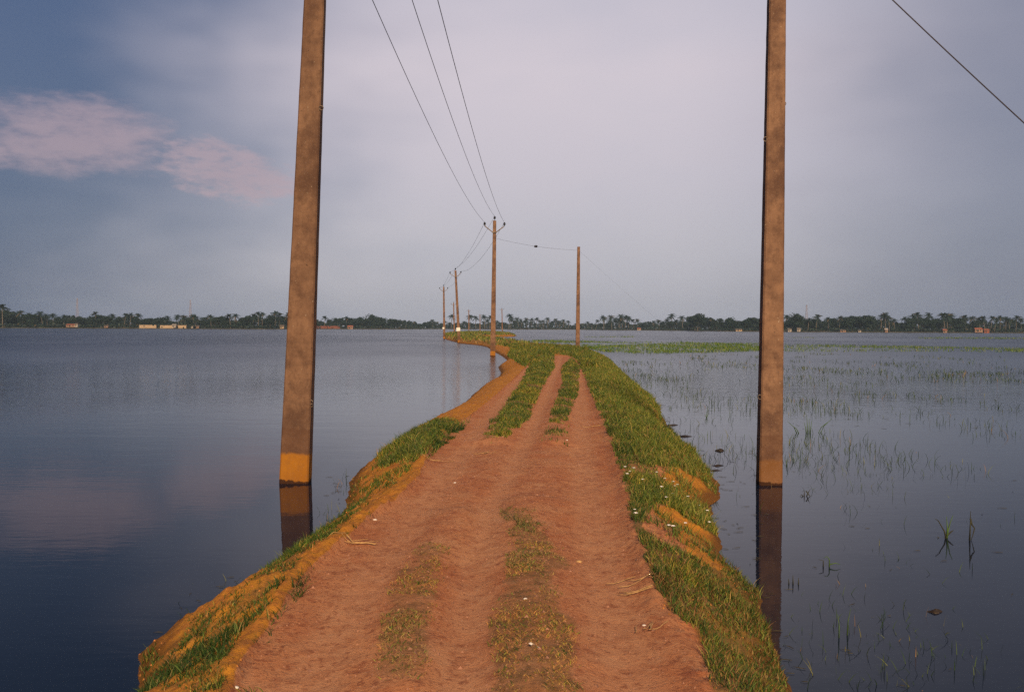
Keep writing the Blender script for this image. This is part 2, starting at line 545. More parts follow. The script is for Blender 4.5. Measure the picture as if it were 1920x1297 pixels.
col = nt.mix(f_or, road, org)
f_cov = nt.maprange(nt.math('ADD', nt.attr('cover'), nt.math('MULTIPLY', nt.math('SUBTRACT', n2, .5), .9)), .35, 1.1)
col = nt.mix(nt.math('MULTIPLY', f_cov, .75), col, (.10, .085, .030))
col = nt.mix(nt.math('MULTIPLY', nt.attr('wet'), .85), col, (.11, .048, .012))
nt.l.new(col, b.inputs['Base Color'])
b.inputs['Roughness'].default_value = 0.92
b.inputs['Specular IOR Level'].default_value = 0.15
bp = nt.node('ShaderNodeBump'); bp.inputs['Strength'].default_value = 0.55; bp.inputs['Distance'].default_value = 0.02
nt.l.new(nt.math('ADD', nt.math('MULTIPLY', n3, .9), nt.math('ADD', nt.math('MULTIPLY', n2, .35), nt.math('MULTIPLY', nt.noise(pos, 130.0, 3.0, .6), .6))), bp.inputs['Height'])
nt.l.new(bp.outputs[0], b.inputs['Normal'])

NR = len(ys)
idx = np.arange(NR * NC).reshape(NR, NC)
quads = np.stack([idx[:-1, :-1], idx[:-1, 1:], idx[1:, 1:], idx[1:, :-1]], -1).reshape(-1, 4)
zmax = GZ.ravel()[quads].max(1)
isroad = (GDR.ravel()[quads].mean(1) > 0)
keep = zmax > -0.22


def terrain_obj(name, sel):
    q = quads[sel]
    used, inv = np.unique(q.ravel(), return_inverse=True)
    n = len(q)
    return mesh_np(name, P3.reshape(-1, 3)[used], inv.ravel(), np.arange(n) * 4, np.full(n, 4), m_dirt, None, True,
                   {'orange': orange.ravel()[used], 'cover': cov.ravel()[used], 'wet': wet.ravel()[used], 'track': trk.ravel()[used]})


tag(terrain_obj('dirt_road', keep & isroad), 'rutted red dirt track running along the causeway between the floods', 'road', kind='structure')
tag(terrain_obj('earth_bank', keep & ~isroad), 'orange earth embankment sloping into the water on both sides of the track', 'embankment', kind='structure')

# ------------------------------------------------------------------ water
m_wat, nt, b = new_mat('flood_water')
geo = nt.node('ShaderNodeNewGeometry'); pos = geo.outputs['Position']
b.inputs['Base Color'].default_value = (.006, .011, .024, 1)
b.inputs['IOR'].default_value = 1.23
patch = nt.noise(nt.mapping(pos, (.035, .02, 1)), 1.0, 3.0, .55)
rip = nt.noise(nt.mapping(pos, (1.0, 2.4, 1)), 3.2, 4.0, .55)
chop = nt.noise(nt.mapping(pos, (.5, 1.3, 1)), 1.1, 3.0, .5)
sy = nt.node('ShaderNodeSeparateXYZ'); nt.l.new(pos, sy.inputs[0])
farther = nt.math('ADD', nt.maprange(sy.outputs[1], 7.0, 46.0, 0.22, 4.2), nt.maprange(sy.outputs[1], 40.0, 150.0, 0.0, 9.0))
nt.l.new(nt.maprange(sy.outputs[1], 12.0, 75.0, 0.025, 0.22), b.inputs['Roughness'])
amp = nt.math('MULTIPLY', farther, nt.maprange(patch, .38, .62, .35, 1.0))
hgt = nt.math('MULTIPLY', nt.math('ADD', nt.math('MULTIPLY', rip, .5), chop), amp)
bp = nt.node('ShaderNodeBump'); bp.inputs['Strength'].default_value = 1.0; bp.inputs['Distance'].default_value = 0.020
nt.l.new(hgt, bp.inputs['Height']); nt.l.new(bp.outputs[0], b.inputs['Normal'])
S = 1500.0
mb = MB(); mb.v = [(-S, -300, 0), (S, -300, 0), (S, 1600, 0), (-S, 1600, 0)]; mb.f = [(0, 1, 2, 3)]
tag(mb.build('water', m_wat), 'calm flood water reflecting the hazy sky on both sides of the causeway', 'water', kind='structure')

# ------------------------------------------------------------------ blades
GREENS = np.array([(.038, .078, .014), (.095, .148, .024), (.25, .25, .045), (.36, .23, .08)])


def blades(name, base, hgt, wid, lean, tint, mat, seg=2, parent=None):
    n = len(base)
    ang = rng.random(n) * 2 * np.pi
    ca, sa = np.cos(ang), np.sin(ang)
    la = rng.random(n) * 2 * np.pi
    ld = np.stack([np.cos(la), np.sin(la), np.zeros(n)], 1)
    side = np.stack([ca, sa, np.zeros(n)], 1)
    rows = []
    for k in range(seg + 1):
        t = k / (seg + 1.0)
        c = base + ld * (lean * hgt * t * t)[:, None] + np.array([0, 0, 1.0]) * (hgt * t * (1 - 0.25 * lean * t))[:, None]
        ww = (wid * (1 - 0.55 * t) * .5)[:, None]
        rows += [c - side * ww, c + side * ww]
    tip = base + ld * (lean * hgt)[:, None] + np.array([0, 0, 1.0]) * (hgt * (1 - 0.25 * lean))[:, None]
    V = np.stack(rows + [tip], 1)
    nv = V.shape[1]
    lp = []; tt = []
    for k in range(seg):
        lp += [2 * k, 2 * k + 1, 2 * k + 3, 2 * k + 2]; tt.append(4)
    lp += [2 * seg, 2 * seg + 1, 2 * seg + 2]; tt.append(3)
    lp = np.array(lp)
    loops = (np.arange(n)[:, None] * nv + lp[None]).ravel()
    totals = np.tile(tt, n)
    starts = np.concatenate([[0], np.cumsum(totals)[:-1]])
    return mesh_np(name, V.reshape(-1, 3), loops, starts, totals, mat, parent, False, {'tint': np.repeat(tint, nv, 0)})


def tints(n, probs, jitter=.28):
    k = rng.choice(4, n, p=np.array(probs) / np.sum(probs))
    c = GREENS[k] * (1 + (rng.random((n, 1)) - .5) * 2 * jitter)
    return c * (1 + (rng.random((n, 3)) - .5) * .16)


m_grass = blade_mat('grass_blades')
# candidates uniformly in depth bands over the land
cand = []
for y0, y1, den in ((3.2, 6, 9500), (6, 9, 8500), (9, 14, 5600), (14, 22, 3000), (22, 40, 1200), (40, 82, 420)):
    x0 = np.interp([y0, y1], ys, lo).min() - .2; x1 = np.interp([y0, y1], ys, hi).max() + .2
    n = int((x1 - x0) * (y1 - y0) * den)
    cand.append(np.stack([rng.uniform(x0, x1, n), rng.uniform(y0, y1, n)], 1))
cand = np.concatenate(cand)
z, d, dr, r = terrain(cand[:, 0], cand[:, 1])
PC = np.stack([cand[:, 0], cand[:, 1], z - .006], 1)
cv, zid, _ = cover_at(PC)
clump = fbm(PC[:, 0] * 3.2, PC[:, 1] * 2.6, 4) * 2.2 + .5
fine = fbm(PC[:, 0] * 11 + 30, PC[:, 1] * 9, 3) * 2.2 + .5
prob = np.clip(cv * 1.15, 0, 1) * smooth(.30, .72, .55 * clump + .45 * fine + (cv - .5) * .62)
sel = (rng.random(len(PC)) < prob) & (d > 0.015) & (zid >= 0)
PC, zid, clump, d, dr = PC[sel], zid[sel], clump[sel], d[sel], dr[sel]
names = {'verge': ('verge_grass', 'thick green grass over the right hand slope of the causeway'),
         'bank': ('bank_grass', 'patchy green grass on the orange slope of the left bank'),
         'strip': ('track_grass', 'green grass strips between the wheel ruts of the track'),
         'mound': ('dry_weeds', 'low dry weeds on the humps of the near track'),
         'edge': ('edge_weeds', 'dark low weeds tucked along the left road edge'),
         'far': ('bend_grass', 'yellow green grass where the causeway bends left')}
for kind, (nm, lab) in names.items():
    Bs, Hs, Ts, Ls = [], [], [], []
    for i, zz in enumerate(ZONES):
        if zz[0] != kind: continue
        m = zid == i
        n = m.sum()
        if not n: continue
        Bs.append(PC[m])
        h = rng.uniform(zz[3][0], zz[3][1], n) * (.35 + .85 * np.clip(clump[m], 0, 1.3)) * np.where(rng.random(n) < .05, 1.6, 1.0)
        if kind == 'verge': h = h * (.58 + .42 * smooth(6.0, 10.0, PC[m][:, 1]))
        Hs.append(h)
        pr = np.array(zz[4])
        t = tints(n, pr)
        sp_n = fbm(PC[m][:, 0] * 1.7 + 90, PC[m][:, 1] * 1.1, 3)[:, None]      # patches of different species
        t = t * np.where(sp_n > .06, np.array([.72, .78, .85]), np.where(sp_n < -.09, np.array([1.30, 1.12, .95]), 1.0))
        if kind == 'verge':
            dead = (rng.random(n) < .22 * smooth(9.0, 5.0, PC[m][:, 1]))
            t = np.where(dead[:, None], np.array([.21, .105, .040]) * rng.uniform(.5, 1.5, (n, 1)), t)
        if kind == 'verge':   # outer slope's sunlight put into blade tint: yellower there, darker by the road
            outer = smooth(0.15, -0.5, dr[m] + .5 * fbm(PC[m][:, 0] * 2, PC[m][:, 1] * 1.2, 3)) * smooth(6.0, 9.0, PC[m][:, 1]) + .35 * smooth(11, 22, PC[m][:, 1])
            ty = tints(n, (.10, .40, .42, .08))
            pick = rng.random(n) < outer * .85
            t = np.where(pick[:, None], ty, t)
        Ts.append(t)
        Ls.append(rng.uniform(.25, .95, n) if kind not in ('mound', 'edge') else rng.uniform(.6, 1.3, n))
    Bv = np.concatenate(Bs)
    wid = np.clip(.0026 + Bv[:, 1] * .00042, .0035, .036) * rng.uniform(.6, 1.5, len(Bv))
    tag(blades(nm, Bv, np.concatenate(Hs), wid, np.concatenate(Ls), np.concatenate(Ts), m_grass), lab, 'grass', kind='stuff')

# grass of the far bend, seen only as texture
n = 26000
cx = rng.uniform(-25, 22, n); cy = np.exp(rng.uniform(math.log(82), math.log(440), n))
z, d, dr, r = terrain(cx, cy)
s = (d > .12 + .22 * rng.random(n)) & (rng.random(n) < .95)
Bv = np.stack([cx[s], cy[s], z[s] - .02], 1)
n = len(Bv)
tag(blades('distant_grass', Bv, rng.uniform(.15, .42, n), np.clip(Bv[:, 1] * .0009, .06, .3), rng.uniform(.2, .8, n), tints(n, (.20, .45, .27, .08)), m_grass, 1),
    'grass covering the distant hooked end of the causeway', 'grass', kind='stuff')

# ------------------------------------------------------------------ grass standing in the water on the right
m_reed = blade_mat('water_grass_blades', .5, .2)


def px_scatter(n, fx, fy):
    x = fx(n); y = fy(n)
    p = np.array([at(a, b_) for a, b_ in zip(x, y)])
    return p


def band(n, poly):
    poly = np.array(poly, float)
    x = rng.uniform(poly[:, 0].min(), poly[:, 0].max(), n * 3); y = rng.uniform(poly[:, 1].min(), poly[:, 1].max(), n * 3)
    m = inside(poly, x, y)
    x, y = x[m][:n], y[m][:n]
    p = np.array([at(a, b_) for a, b_ in zip(x, y)])
    return p


def off_land(p, margin=.12):
    z, d, *_ = terrain(p[:, 0], p[:, 1])
    return p[d < -margin]


DENSE = [([(1095, 651), (1200, 645.5), (1290, 642.5), (1425, 644), (1430, 658), (1330, 661.5), (1200, 663), (1130, 660)], 5200),
         ([(1430, 645.5), (1560, 646), (1700, 649), (1920, 654), (2050, 656), (2050, 662), (1700, 659), (1560, 660), (1430, 659)], 1300),
         ([(1470, 646), (1700, 649), (1920, 653), (1920, 656), (1700, 653), (1470, 651)], 600),
         ([(998, 638), (1060, 638.5), (1140, 641), (1140, 643), (1060, 643), (1000, 641)], 900),
         ([(1045, 647), (1110, 646), (1180, 648), (1110, 655), (1060, 652)], 500),
         ([(1095, 631), (1190, 630.5), (1190, 632.5), (1100, 632.5)], 160),
         ([(1480, 632), (1530, 632), (1530, 634), (1480, 634)], 60),
         ([(1720, 632.5), (1800, 631.8), (2050, 634), (2050, 637), (1800, 635.2), (1725, 635)], 1300),
         ([(1880, 656), (2050, 657), (2050, 660.5), (1890, 658.5)], 350),
         ([(1140, 641), (1300, 640), (1300, 643), (1140, 645)], 260)]
pts = []
for poly, n in DENSE:
    p = band(n, poly)
    c = fbm(p[:, 0] * .45, p[:, 1] * .10, 4) * 2.8 + .78
    pts.append(p[rng.random(len(p)) < c])
pp = off_land(np.concatenate(pts))
base = np.repeat(pp, 3, 0) + np.concatenate([rng.normal(0, .10, (len(pp) * 3, 2)), np.zeros((len(pp) * 3, 1))], 1)
base[:, 2] = -.03
n = len(base)
tag(blades('paddy_grass', base, rng.uniform(.10, .29, n), np.clip(base[:, 1] * .00042, .02, .08), rng.uniform(.1, .6, n), tints(n, (.16, .60, .22, .02)) * np.array([.85, 1.05, 1.0]), m_reed, 1),
    'bands of green paddy grass standing in the flooded field on the right', 'grass', kind='stuff')

# thin scattered stalks, clumped
cl_px = []
for (x0, x1, y0, y1, nclump, per) in ((1130, 1920, 664, 720, 700, 16), (1190, 1920, 700, 780, 420, 14), (1340, 1430, 704, 722, 14, 16), (1470, 1640, 720, 765, 16, 14), (1270, 1920, 770, 880, 230, 10), (1490, 1570, 790, 815, 6, 9), (1350, 1920, 860, 1010, 170, 7), (1470, 1800, 1040, 1290, 170, 9), (1880, 2100, 660, 1290, 40, 6)):
    for _ in range(nclump):
        c = at(random.uniform(x0, x1), random.uniform(y0, y1))
        if float(fbm(np.array([c[0] * .55]), np.array([c[1] * .22]), 3)[0]) < random.gauss(.03, .06): continue
        for _ in range(random.randint(1, per)):
            q = c + np.array([random.gauss(0, .17) * (1 + c[1] / 40), random.gauss(0, .28) * (1 + c[1] / 40), 0]); cl_px.append(q)
for (x0, x1, y0, y1, nn) in ((628, 662, 892, 925, 26), (600, 652, 945, 985, 30), (325, 360, 1080, 1160, 5), (395, 450, 1085, 1118, 12), (560, 610, 990, 1015, 10), (820, 870, 762, 784, 6)):
    for _ in range(nn): cl_px.append(at(random.uniform(x0, x1), random.uniform(y0, y1)))
sp_ = off_land(np.array(cl_px), .02)
sp_[:, 2] = -.03
n = len(sp_)
hh = rng.uniform(.05, .24, n) * np.clip(sp_[:, 1] / 14, .55, 1.0)
tt = tints(n, (.60, .28, .08, .04)) * .72
tag(blades('water_stalks', sp_, hh, np.clip(sp_[:, 1] * .00055, .005, .035), rng.uniform(.05, .9, n), tt, m_reed, 2),
    'thin stray grass stalks poking out of the right hand water', 'grass', kind='stuff')

# floating leaf litter (flat scraps lying on the surface)
fl = []
for (x0, x1, y0, y1, nn) in ((1150, 1920, 665, 800, 160), (1300, 1920, 800, 1000, 16), (1450, 1920, 1030, 1290, 14), (1330, 1440, 830, 1060, 40), (610, 660, 890, 990, 20), (330, 470, 1080, 1150, 12)):
    for _ in range(nn): fl.append(at(random.uniform(x0, x1), random.uniform(y0, y1)))
fl = list(off_land(np.array(fl), .03))
ec = np.concatenate([dense[rng.integers(0, len(dense), 9000)] + rng.normal(0, .12, (9000, 2))])
ec = ec[(ec[:, 1] > 3.5) & (ec[:, 1] < 24)]
_, ed_, _, _ = terrain(ec[:, 0], ec[:, 1])
ec = ec[(ed_ < -.015) & (ed_ > -.30)]
ec = ec[fbm(ec[:, 0] * 2, ec[:, 1] * 1.2, 3) > .02]
fl = np.array(fl + [np.array([a[0], a[1], 0]) for a in ec[:240]])
n = len(fl)
fl[:, 2] = .004
mbv = MB()
for p in fl:
    L = random.uniform(.008, .038) * (1 + p[1] * .04); W = random.uniform(.0015, .0035) * (1 + p[1] * .08); a = random.gauss(0, .7)
    e = Vector((math.cos(a), math.sin(a), 0)); s_ = Vector((-e.y, e.x, 0)); c = Vector(p)
    bend = random.uniform(-.25, .25)
    mbv.quadstrip([[c - e * L - s_ * W * .2 + Vector((0, 0, .002)), c - e * L + s_ * W * .2], [c + s_ * (L * bend - W * .5), c + s_ * (L * bend + W * .5) + Vector((0, 0, .004))], [c + e * L - s_ * W * .2, c + e * L + s_ * W * .2 + Vector((0, 0, .003))]], closed=False)
m_lit = plain('rotting_leaf', (.032, .028, .014), .7, .5, 20)
tag(mbv.build('leaf_litter', m_lit), 'dark leaf scraps floating on the water beside the banks', 'leaf litter', kind='stuff')

# notable water plants, each its own thing
m_stem = plain('dark_stem', (.035, .035, .018), .7, .3, 30)
m_green = plain('fresh_stem', (.060, .115, .028), .6, .3, 30)


def water_plant(px, py, label, stems, mat=None, th=.006):
    p = at(px, py)
    o = empty('water_plant', tuple(p))
    tag(o, label, 'water plant', 'plants standing in the right hand water')
    for pts_, mt in stems:
        q = MB(); nn = len(pts_)
        q.tube(pts_, [th * (1 - .75 * i / max(1, nn - 1)) for i in range(nn)], 5)
        q.build('stem', mt, o, True)
    return o


water_plant(1775, 1008, 'forked reed with three green leaves, left of the bent reed in the right water',
            [([(0, 0, -.03), (.01, 0, .05), (.03, 0, .14), (.06, .01, .21)], m_green), ([(0, 0, -.03), (-.02, 0, .06), (-.08, 0, .16), (-.11, 0, .18)], m_stem),
             ([(0, 0, .02), (.05, .01, .06), (.07, .01, .07)], m_stem), ([(0, 0, -.02), (.005, 0, .10), (-.005, 0, .2)], m_green), ([(0.0, 0, 0.0), (-.05, .01, -.012), (-.09, 0, .012)], m_stem)], th=.009)
water_plant(1818, 1012, 'tall bent reed folded over into a sharp angle, nearest the right frame edge',
            [([(0, 0, -.03), (.004, 0, .12), (.006, 0, .27)], m_stem), ([(.004, 0, .20), (.02, 0, .14), (.045, 0, .11), (.03, 0, .05), (.01, 0, -.01)], m_stem)], th=.009)
water_plant(1517, 812, 'brightest upright green rice clump just right of the right pole',
            [([(dx, dy, -.03), (dx * 1.3, dy, h * .5), (dx * 1.9, dy, h)], m_green) for dx, dy, h in ((-.05, 0, .2), (-.02, .03, .32), (0, 0, .28), (.03, .02, .24), (-.18, 0, .16), (-.21, .03, .22), (.2, .1, .2), (.24, .1, .26))], th=.011)
water_plant(1508, 930, 'dark K shaped sprig with a kinked leaf beside the right pole foot',
            [([(0, 0, -.02), (0, 0, .07)], m_stem), ([(.0, 0, -.02), (-.03, 0, .02), (-.05, 0, .0)], m_stem), ([(.02, 0, -.02), (.05, 0, .05), (.07, 0, .085)], m_stem), ([(.02, 0, .06), (.05, 0, .02), (.08, 0, -.01)], m_stem)], th=.008)
water_plant(1555, 1062, 'arching pale sprig with a long drooping leaf below the right pole reflection',
            [([(0, 0, -.02), (0, 0, .06), (-.02, 0, .085), (-.05, 0, .07)], m_green), ([(-.05, 0, -.02), (-.05, 0, .05), (-.09, 0, .06)], m_stem), ([(0, 0, .02), (.05, 0, .03), (.09, 0, .02)], m_green)], th=.006)
water_plant(1492, 1095, 'short dark tuft of three stubs close beside the pole reflection',
            [([(dx, 0, -.02), (dx * 1.1, 0, h)], m_stem) for dx, h in ((-.05, .045), (-.02, .07), (0.02, .05))], th=.007)
water_plant(1579, 1195, 'pair of long pale green blades in the dark lower right water',
            [([(-.02, 0, -.02), (-.02, 0, .08), (-.03, 0, .15)], m_green), ([(.05, .05, -.02), (.055, .05, .09), (.07, .05, .17)], m_green)], th=.005)
water_plant(1325, 783, 'small forked green sprout in the water between verge and right pole',
            [([(0, 0, -.02), (0, 0, .14)], m_green), ([(0, 0, 0), (.04, 0, .10)], m_green), ([(0, 0, 0), (-.05, 0, .09)], m_green)], th=.008)

m_mud = plain('wet_mud', (.030, .020, .012), .5, .4, 12)


def clod(px, py, w_, h_, label):
    q = MB()
    rings = []
    for k in range(7):
        t = k / 6 * math.pi * .5
        rings.append([Vector((math.cos(a) * w_ * math.cos(t) * (1 + .35 * math.sin(3 * a + px)), math.sin(a) * w_ * .6 * math.cos(t) * (1 + .3 * math.cos(2 * a + py)), -.02 + (h_ + .02) * math.sin(t) * (1 + .2 * math.sin(2 * a)))) for a in [2 * math.pi * j / 14 for j in range(14)]])
    q.quadstrip(rings)
    o = q.build('mud_clod', m_mud, None, True)
    o.location = at(px, py); o.scale = (.7, .7, .6)
    tag(o, label, 'mud clod', 'mud clods breaking the right hand water')


clod(1262, 797, .16, .03, 'low flat mud clod touching the right bank, farthest up the causeway')
clod(1284, 818, .17, .035, 'dark mud clod off the right bank beside the grassy slope')
clod(1350, 845, .10, .05, 'small humped mud clod farthest out from the verge')
clod(1345, 873, .13, .025, 'thin mud clod just above a second one near the orange spit')
clod(1340, 882, .13, .02, 'flat mud clod touching the orange spit of the right bank')
clod(1753, 1147, .075, .03, 'brown rounded clod alone in the dark lower right water')

# ------------------------------------------------------------------ poles
m_con, nt, b = new_mat('weathered_concrete')
tc = nt.node('ShaderNodeTexCoord'); ob = tc.outputs['Object']
na = nt.noise(nt.mapping(ob, (1.0, 1.0, .8)), 2.2, 7.0, .68); nb = nt.noise(nt.mapping(ob, (1, 1, .6)), 13.0, 6.0, .65); nc = nt.noise(ob, 60.0, 4.0, .7)
col = nt.mix(nt.maprange(na, .34, .66), (.100, .053, .036), (.255, .145, .088))
col = nt.mix(nt.math('MULTIPLY', nt.maprange(nb, .50, .68), .50), col, (.085, .045, .030))
nh_ = nt.noise(nt.mapping(ob, (.35, .35, 2.2), (1, 1, 5)), 3.2, 5.0, .65)
col = nt.mix(nt.math('MULTIPLY', nt.maprange(nh_, .50, .66), .24), col, (.075, .042, .030))
col = nt.mix(nt.math('MULTIPLY', nt.maprange(nc, .44, .30), .30), col, (.36, .24, .15))
nv_ = nt.noise(nt.mapping(ob, (1, 1, .05)), 34.0, 4.0, .6)
col = nt.mix(nt.math('MULTIPLY', nt.maprange(nv_, .52, .66), .10), col, (.070, .040, .028))
nsp = nt.noise(nt.mapping(ob, (1, 1, .8), (4, 2, 9)), 38.0, 2.0, .5)
col = nt.mix(nt.math('MULTIPLY', nt.maprange(nsp, .72, .75), .6), col, (.42, .33, .24))
col = nt.mix(nt.math('MULTIPLY', nt.maprange(nsp, .285, .25), .8), col, (.035, .022, .016))
col = nt.mix(nt.math('MULTIPLY', nt.maprange(nc, .60, .72), .35), col, (.34, .22, .13))
sz = nt.node('ShaderNodeSeparateXYZ'); nt.l.new(ob, sz.inputs[0])
zj = nt.math('ADD', sz.outputs[2], nt.math('MULTIPLY', nt.math('ADD', nt.math('SUBTRACT', nb, .5), nt.math('MULTIPLY', nt.math('SUBTRACT', na, .5), .8)), .09))
oi = nt.node('ShaderNodeObjectInfo')
sc_ = nt.node('ShaderNodeSeparateColor'); nt.l.new(oi.outputs['Color'], sc_.inputs[0])
col = nt.mix(nt.math('SUBTRACT', 1.0, sc_.outputs[1]), col, (.060, .032, .019))
tide = nt.math('ADD', .30, nt.math('MULTIPLY', oi.outputs['Random'], .10))
damp = nt.maprange(zj, nt.math('ADD', tide, .30), nt.math('ADD', tide, .27))
col = nt.mix(nt.math('MULTIPLY', damp, .45), col, (.085, .038, .022))
mudf = nt.math('MULTIPLY', nt.maprange(zj, tide, nt.math('SUBTRACT', tide, .05)), nt.maprange(nb, .25, .6, .72, 1.0))
mudc = nt.mix(nt.maprange(na, .3, .7), (.36, .145, .014), (.26, .098, .012))
col = nt.mix(nt.math('MULTIPLY', mudf, sc_.outputs[0]), col, mudc)
wetf = nt.maprange(zj, .055, .03)
col = nt.mix(wetf, col, (.040, .016, .008))
nt.l.new(col, b.inputs['Base Color']); b.inputs['Roughness'].default_value = .88; b.inputs['Specular IOR Level'].default_value = .2
bp = nt.node('ShaderNodeBump'); bp.inputs['Strength'].default_value = .5; bp.inputs['Distance'].default_value = .01
nt.l.new(nt.math('ADD', nc, nb), bp.inputs['Height']); nt.l.new(bp.outputs[0], b.inputs['Normal'])
m_iron = plain('galvanised_iron', (.20, .15, .11), .6, .3, 12, .3)
m_ins = plain('black_porcelain', (.012, .010, .012), .25, .2, 10, 0, .5)
m_plate = plain('white_enamel', (.75, .72, .66), .5, .08, 12)
m_wire = plain('wire_aluminium', (.055, .045, .05), .5, .1, 5, .5)


def shaft(parent, h, w0, w1, d0, d1, name='shaft', chips=0):
    q = MB(); rings = []
    n = 70
    rr = random.Random(int(h * 1000 + w0 * 777))
    for i in range(n + 1):
        t = i / n
        z_ = -.7 + (h + .7) * t
        a = (w0 + (w1 - w0) * max(0, z_ / h)) / 2; d_ = (d0 + (d1 - d0) * max(0, z_ / h)) / 2
        bev = .018
        j = lambda: rr.uniform(-.0015, .0015)
        pr = [(-a + bev, -d_), (a - bev, -d_), (a, -d_ + bev), (a, d_ - bev), (a - bev, d_), (-a + bev, d_), (-a, d_ - bev), (-a, -d_ + bev)]
        rings.append([Vector((x_ + j(), y_ + j(), z_)) for x_, y_ in pr])
    q.quadstrip(rings)
    return q.build(name, m_con, parent)


def hook(parent, x_, y_, z_, r_=.028):
    q = MB()
    q.tube([(x_ + r_ * math.cos(a), y_, z_ + r_ * math.sin(a)) for a in [2 * math.pi * k / 10 for k in range(11)]], .005, 5)
    return q.build('wire_loop', m_iron, parent, True)


def lean_of(base_px, top_px, d):
    a = at_depth(*base_px, d); c = at_depth(*top_px, d)
    return math.atan2(c[0] - a[0], c[2] - a[2])


INS = [(-.67, .42), (0, .36), (.67, .42)]


def crossarm(parent, h, s=1.0):
    """V shaped arm under the pole head with three pin insulators"""
    q = MB()
    zc = h - .80
    yy = -.17
    for sx in (-1, 1):
        q.tube([(0, yy, zc), (sx * .15, yy, zc + .02), (sx * .60, yy, zc + .36), (sx * .665, yy, zc + .50)], .035, 6)
    q.box((0, yy + .03, zc), (.30, .10, .09))
    arm = q.build('crossarm', m_iron, parent)
    pts_ = []
    for x_, y_, z_ in ((-.67, yy, zc + .49), (.67, yy, zc + .49), (0, 0, h + .12)):
        k = MB()
        k.lathe([(.012, -.12), (.016, -.02), (.055, 0), (.085, .03), (.07, .06), (.08, .09), (.065, .14), (.03, .18), (.008, .19)], (x_, y_, z_), 10)
        k.build('insulator', m_ins, arm, True)
        pts_.append(Vector((x_, y_, z_ + .17)))
    return [pts_[0], pts_[2], pts_[1]]


def tilt_matrix(loc, lean, yaw=0.0):
    return Matrix.Translation(loc) @ Matrix.Rotation(lean, 4, 'Y') @ Matrix.Rotation(yaw, 4, 'Z')


POLES = {}


def pole(key, base_px, top_px, d, h, w0, w1, d0, d1, arm, label, yaw=0.0, z0=0.0, group='concrete power poles along the causeway'):
    p = at_depth(base_px[0], base_px[1], d); p[2] = z0
    ln = lean_of(base_px, top_px, d)
    o = empty('power_pole', tuple(p)); o.rotation_euler = (0, ln, yaw)
    bpy.context.view_layer.update()
    tag(o, label, 'power pole', group)
    shaft(o, h, w0, w1, d0, d1)
    mw = Matrix.Translation(Vector(p)) @ Matrix.Rotation(yaw, 4, 'Z') @ Matrix.Rotation(ln, 4, 'Y')
    o.rotation_euler = mw.to_euler()
    pts_ = [mw @ v for v in crossarm(o, h)] if arm else []
    POLES[key] = dict(o=o, mw=mw, ins=pts_, h=h, d=d)
    return o


DL = 11.36
lp = pole('L', (554, 905), (591, 0), DL, 9.0, .365, .19, .22, .13, True, 'thick leaning concrete pole standing in the left water nearest the camera')
rp = pole('R', (1442, 908), (1456, 0), 11.40, 7.6, .292, .185, .19, .13, False, 'near concrete pole standing in the grassy right hand water', group='concrete stay poles')
p3 = pole('3', (924, 668), (927.5, 410), 62.0, 9.2, .36, .22, .2, .15, True, 'middle distance pole with V crossarm at the left bank of the bend')
sp2 = pole('S', (1083, 659), (1085, 458), 67.0, 7.9, .31, .2, .2, .15, False, 'bare topped pole without crossarm behind the right verge of the bend', group='concrete stay poles')
p4 = pole('4', (861, 644), (854, 508), 113.0, 9.0, .36, .24, .2, .15, True, 'left tilted pole with white plate and V crossarm on the far bend')
p5 = pole('5', (833, 636), (832, 538), 152.0, 8.7, .36, .24, .2, .15, True, 'pole at the far left tip of the causeway with small white plate')
p6 = pole('6', (852, 624), (850.5, 566), 262.0, 9.0, .40, .28, .2, .15, True, 'thin distant pole just left of the tilted pole')
p7 = pole('7', (879, 621), (879, 579), 366.0, 9.0, .44, .32, .2, .15, True, 'tiny distant pole right of the tilted pole, before the palms')
p8 = pole('8', (900, 620), (900, 588), 465.0, 8.6, .5, .36, .2, .15, True, 'farthest tiny pole left of the middle distance pole')
p9 = pole('9', (942, 622), (941, 576), 340.0, 9.0, .42, .30, .2, .15, True, 'tiny distant pole just right of the middle distance pole')
for o, zz, w_ in ((p4, 1.70, .55), (p5, 1.80, .34)):
    q = MB(); q.box((-.02 if w_ > .4 else -.12, -.125, zz), (w_ * .85, .03, .42 if w_ > .4 else .28)); q.build('number_plate', m_plate, o)
for o_ in COL.objects:
    if o_.name.startswith('shaft'): o_.color = (.9, 1, 1, 1)
for c_ in rp.children:
    if c_.name.startswith('shaft'): c_.color = (.26, 1, 1, 1)
for c_ in lp.children:
    if c_.name.startswith('shaft'): c_.color = (.95, .80, 1, 1)
hook(lp, .148, -.09, 4.65); hook(lp, .168, -.09, 1.02); hook(lp, .172, -.06, .98, .02)
hook(rp, -.125, -.06, 4.3); hook(rp, -.145, -.06, 1.10); hook(rp, .11, -.02, 4.75, .022)


def wire(name, a, b_, sag, rad, label, group, cat='power line', n=28):
    a = Vector(a); b_ = Vector(b_)
    pts_ = []
    for i in range(n + 1):
        t = i / n
        p = a.lerp(b_, t); p.z -= sag * 4 * t * (1 - t)
        pts_.append(p)
    q = MB(); q.tube(pts_, rad, 6)
    o = q.build(name, m_wire, None, True)
    tag(o, label, cat, group)
    return o, pts_


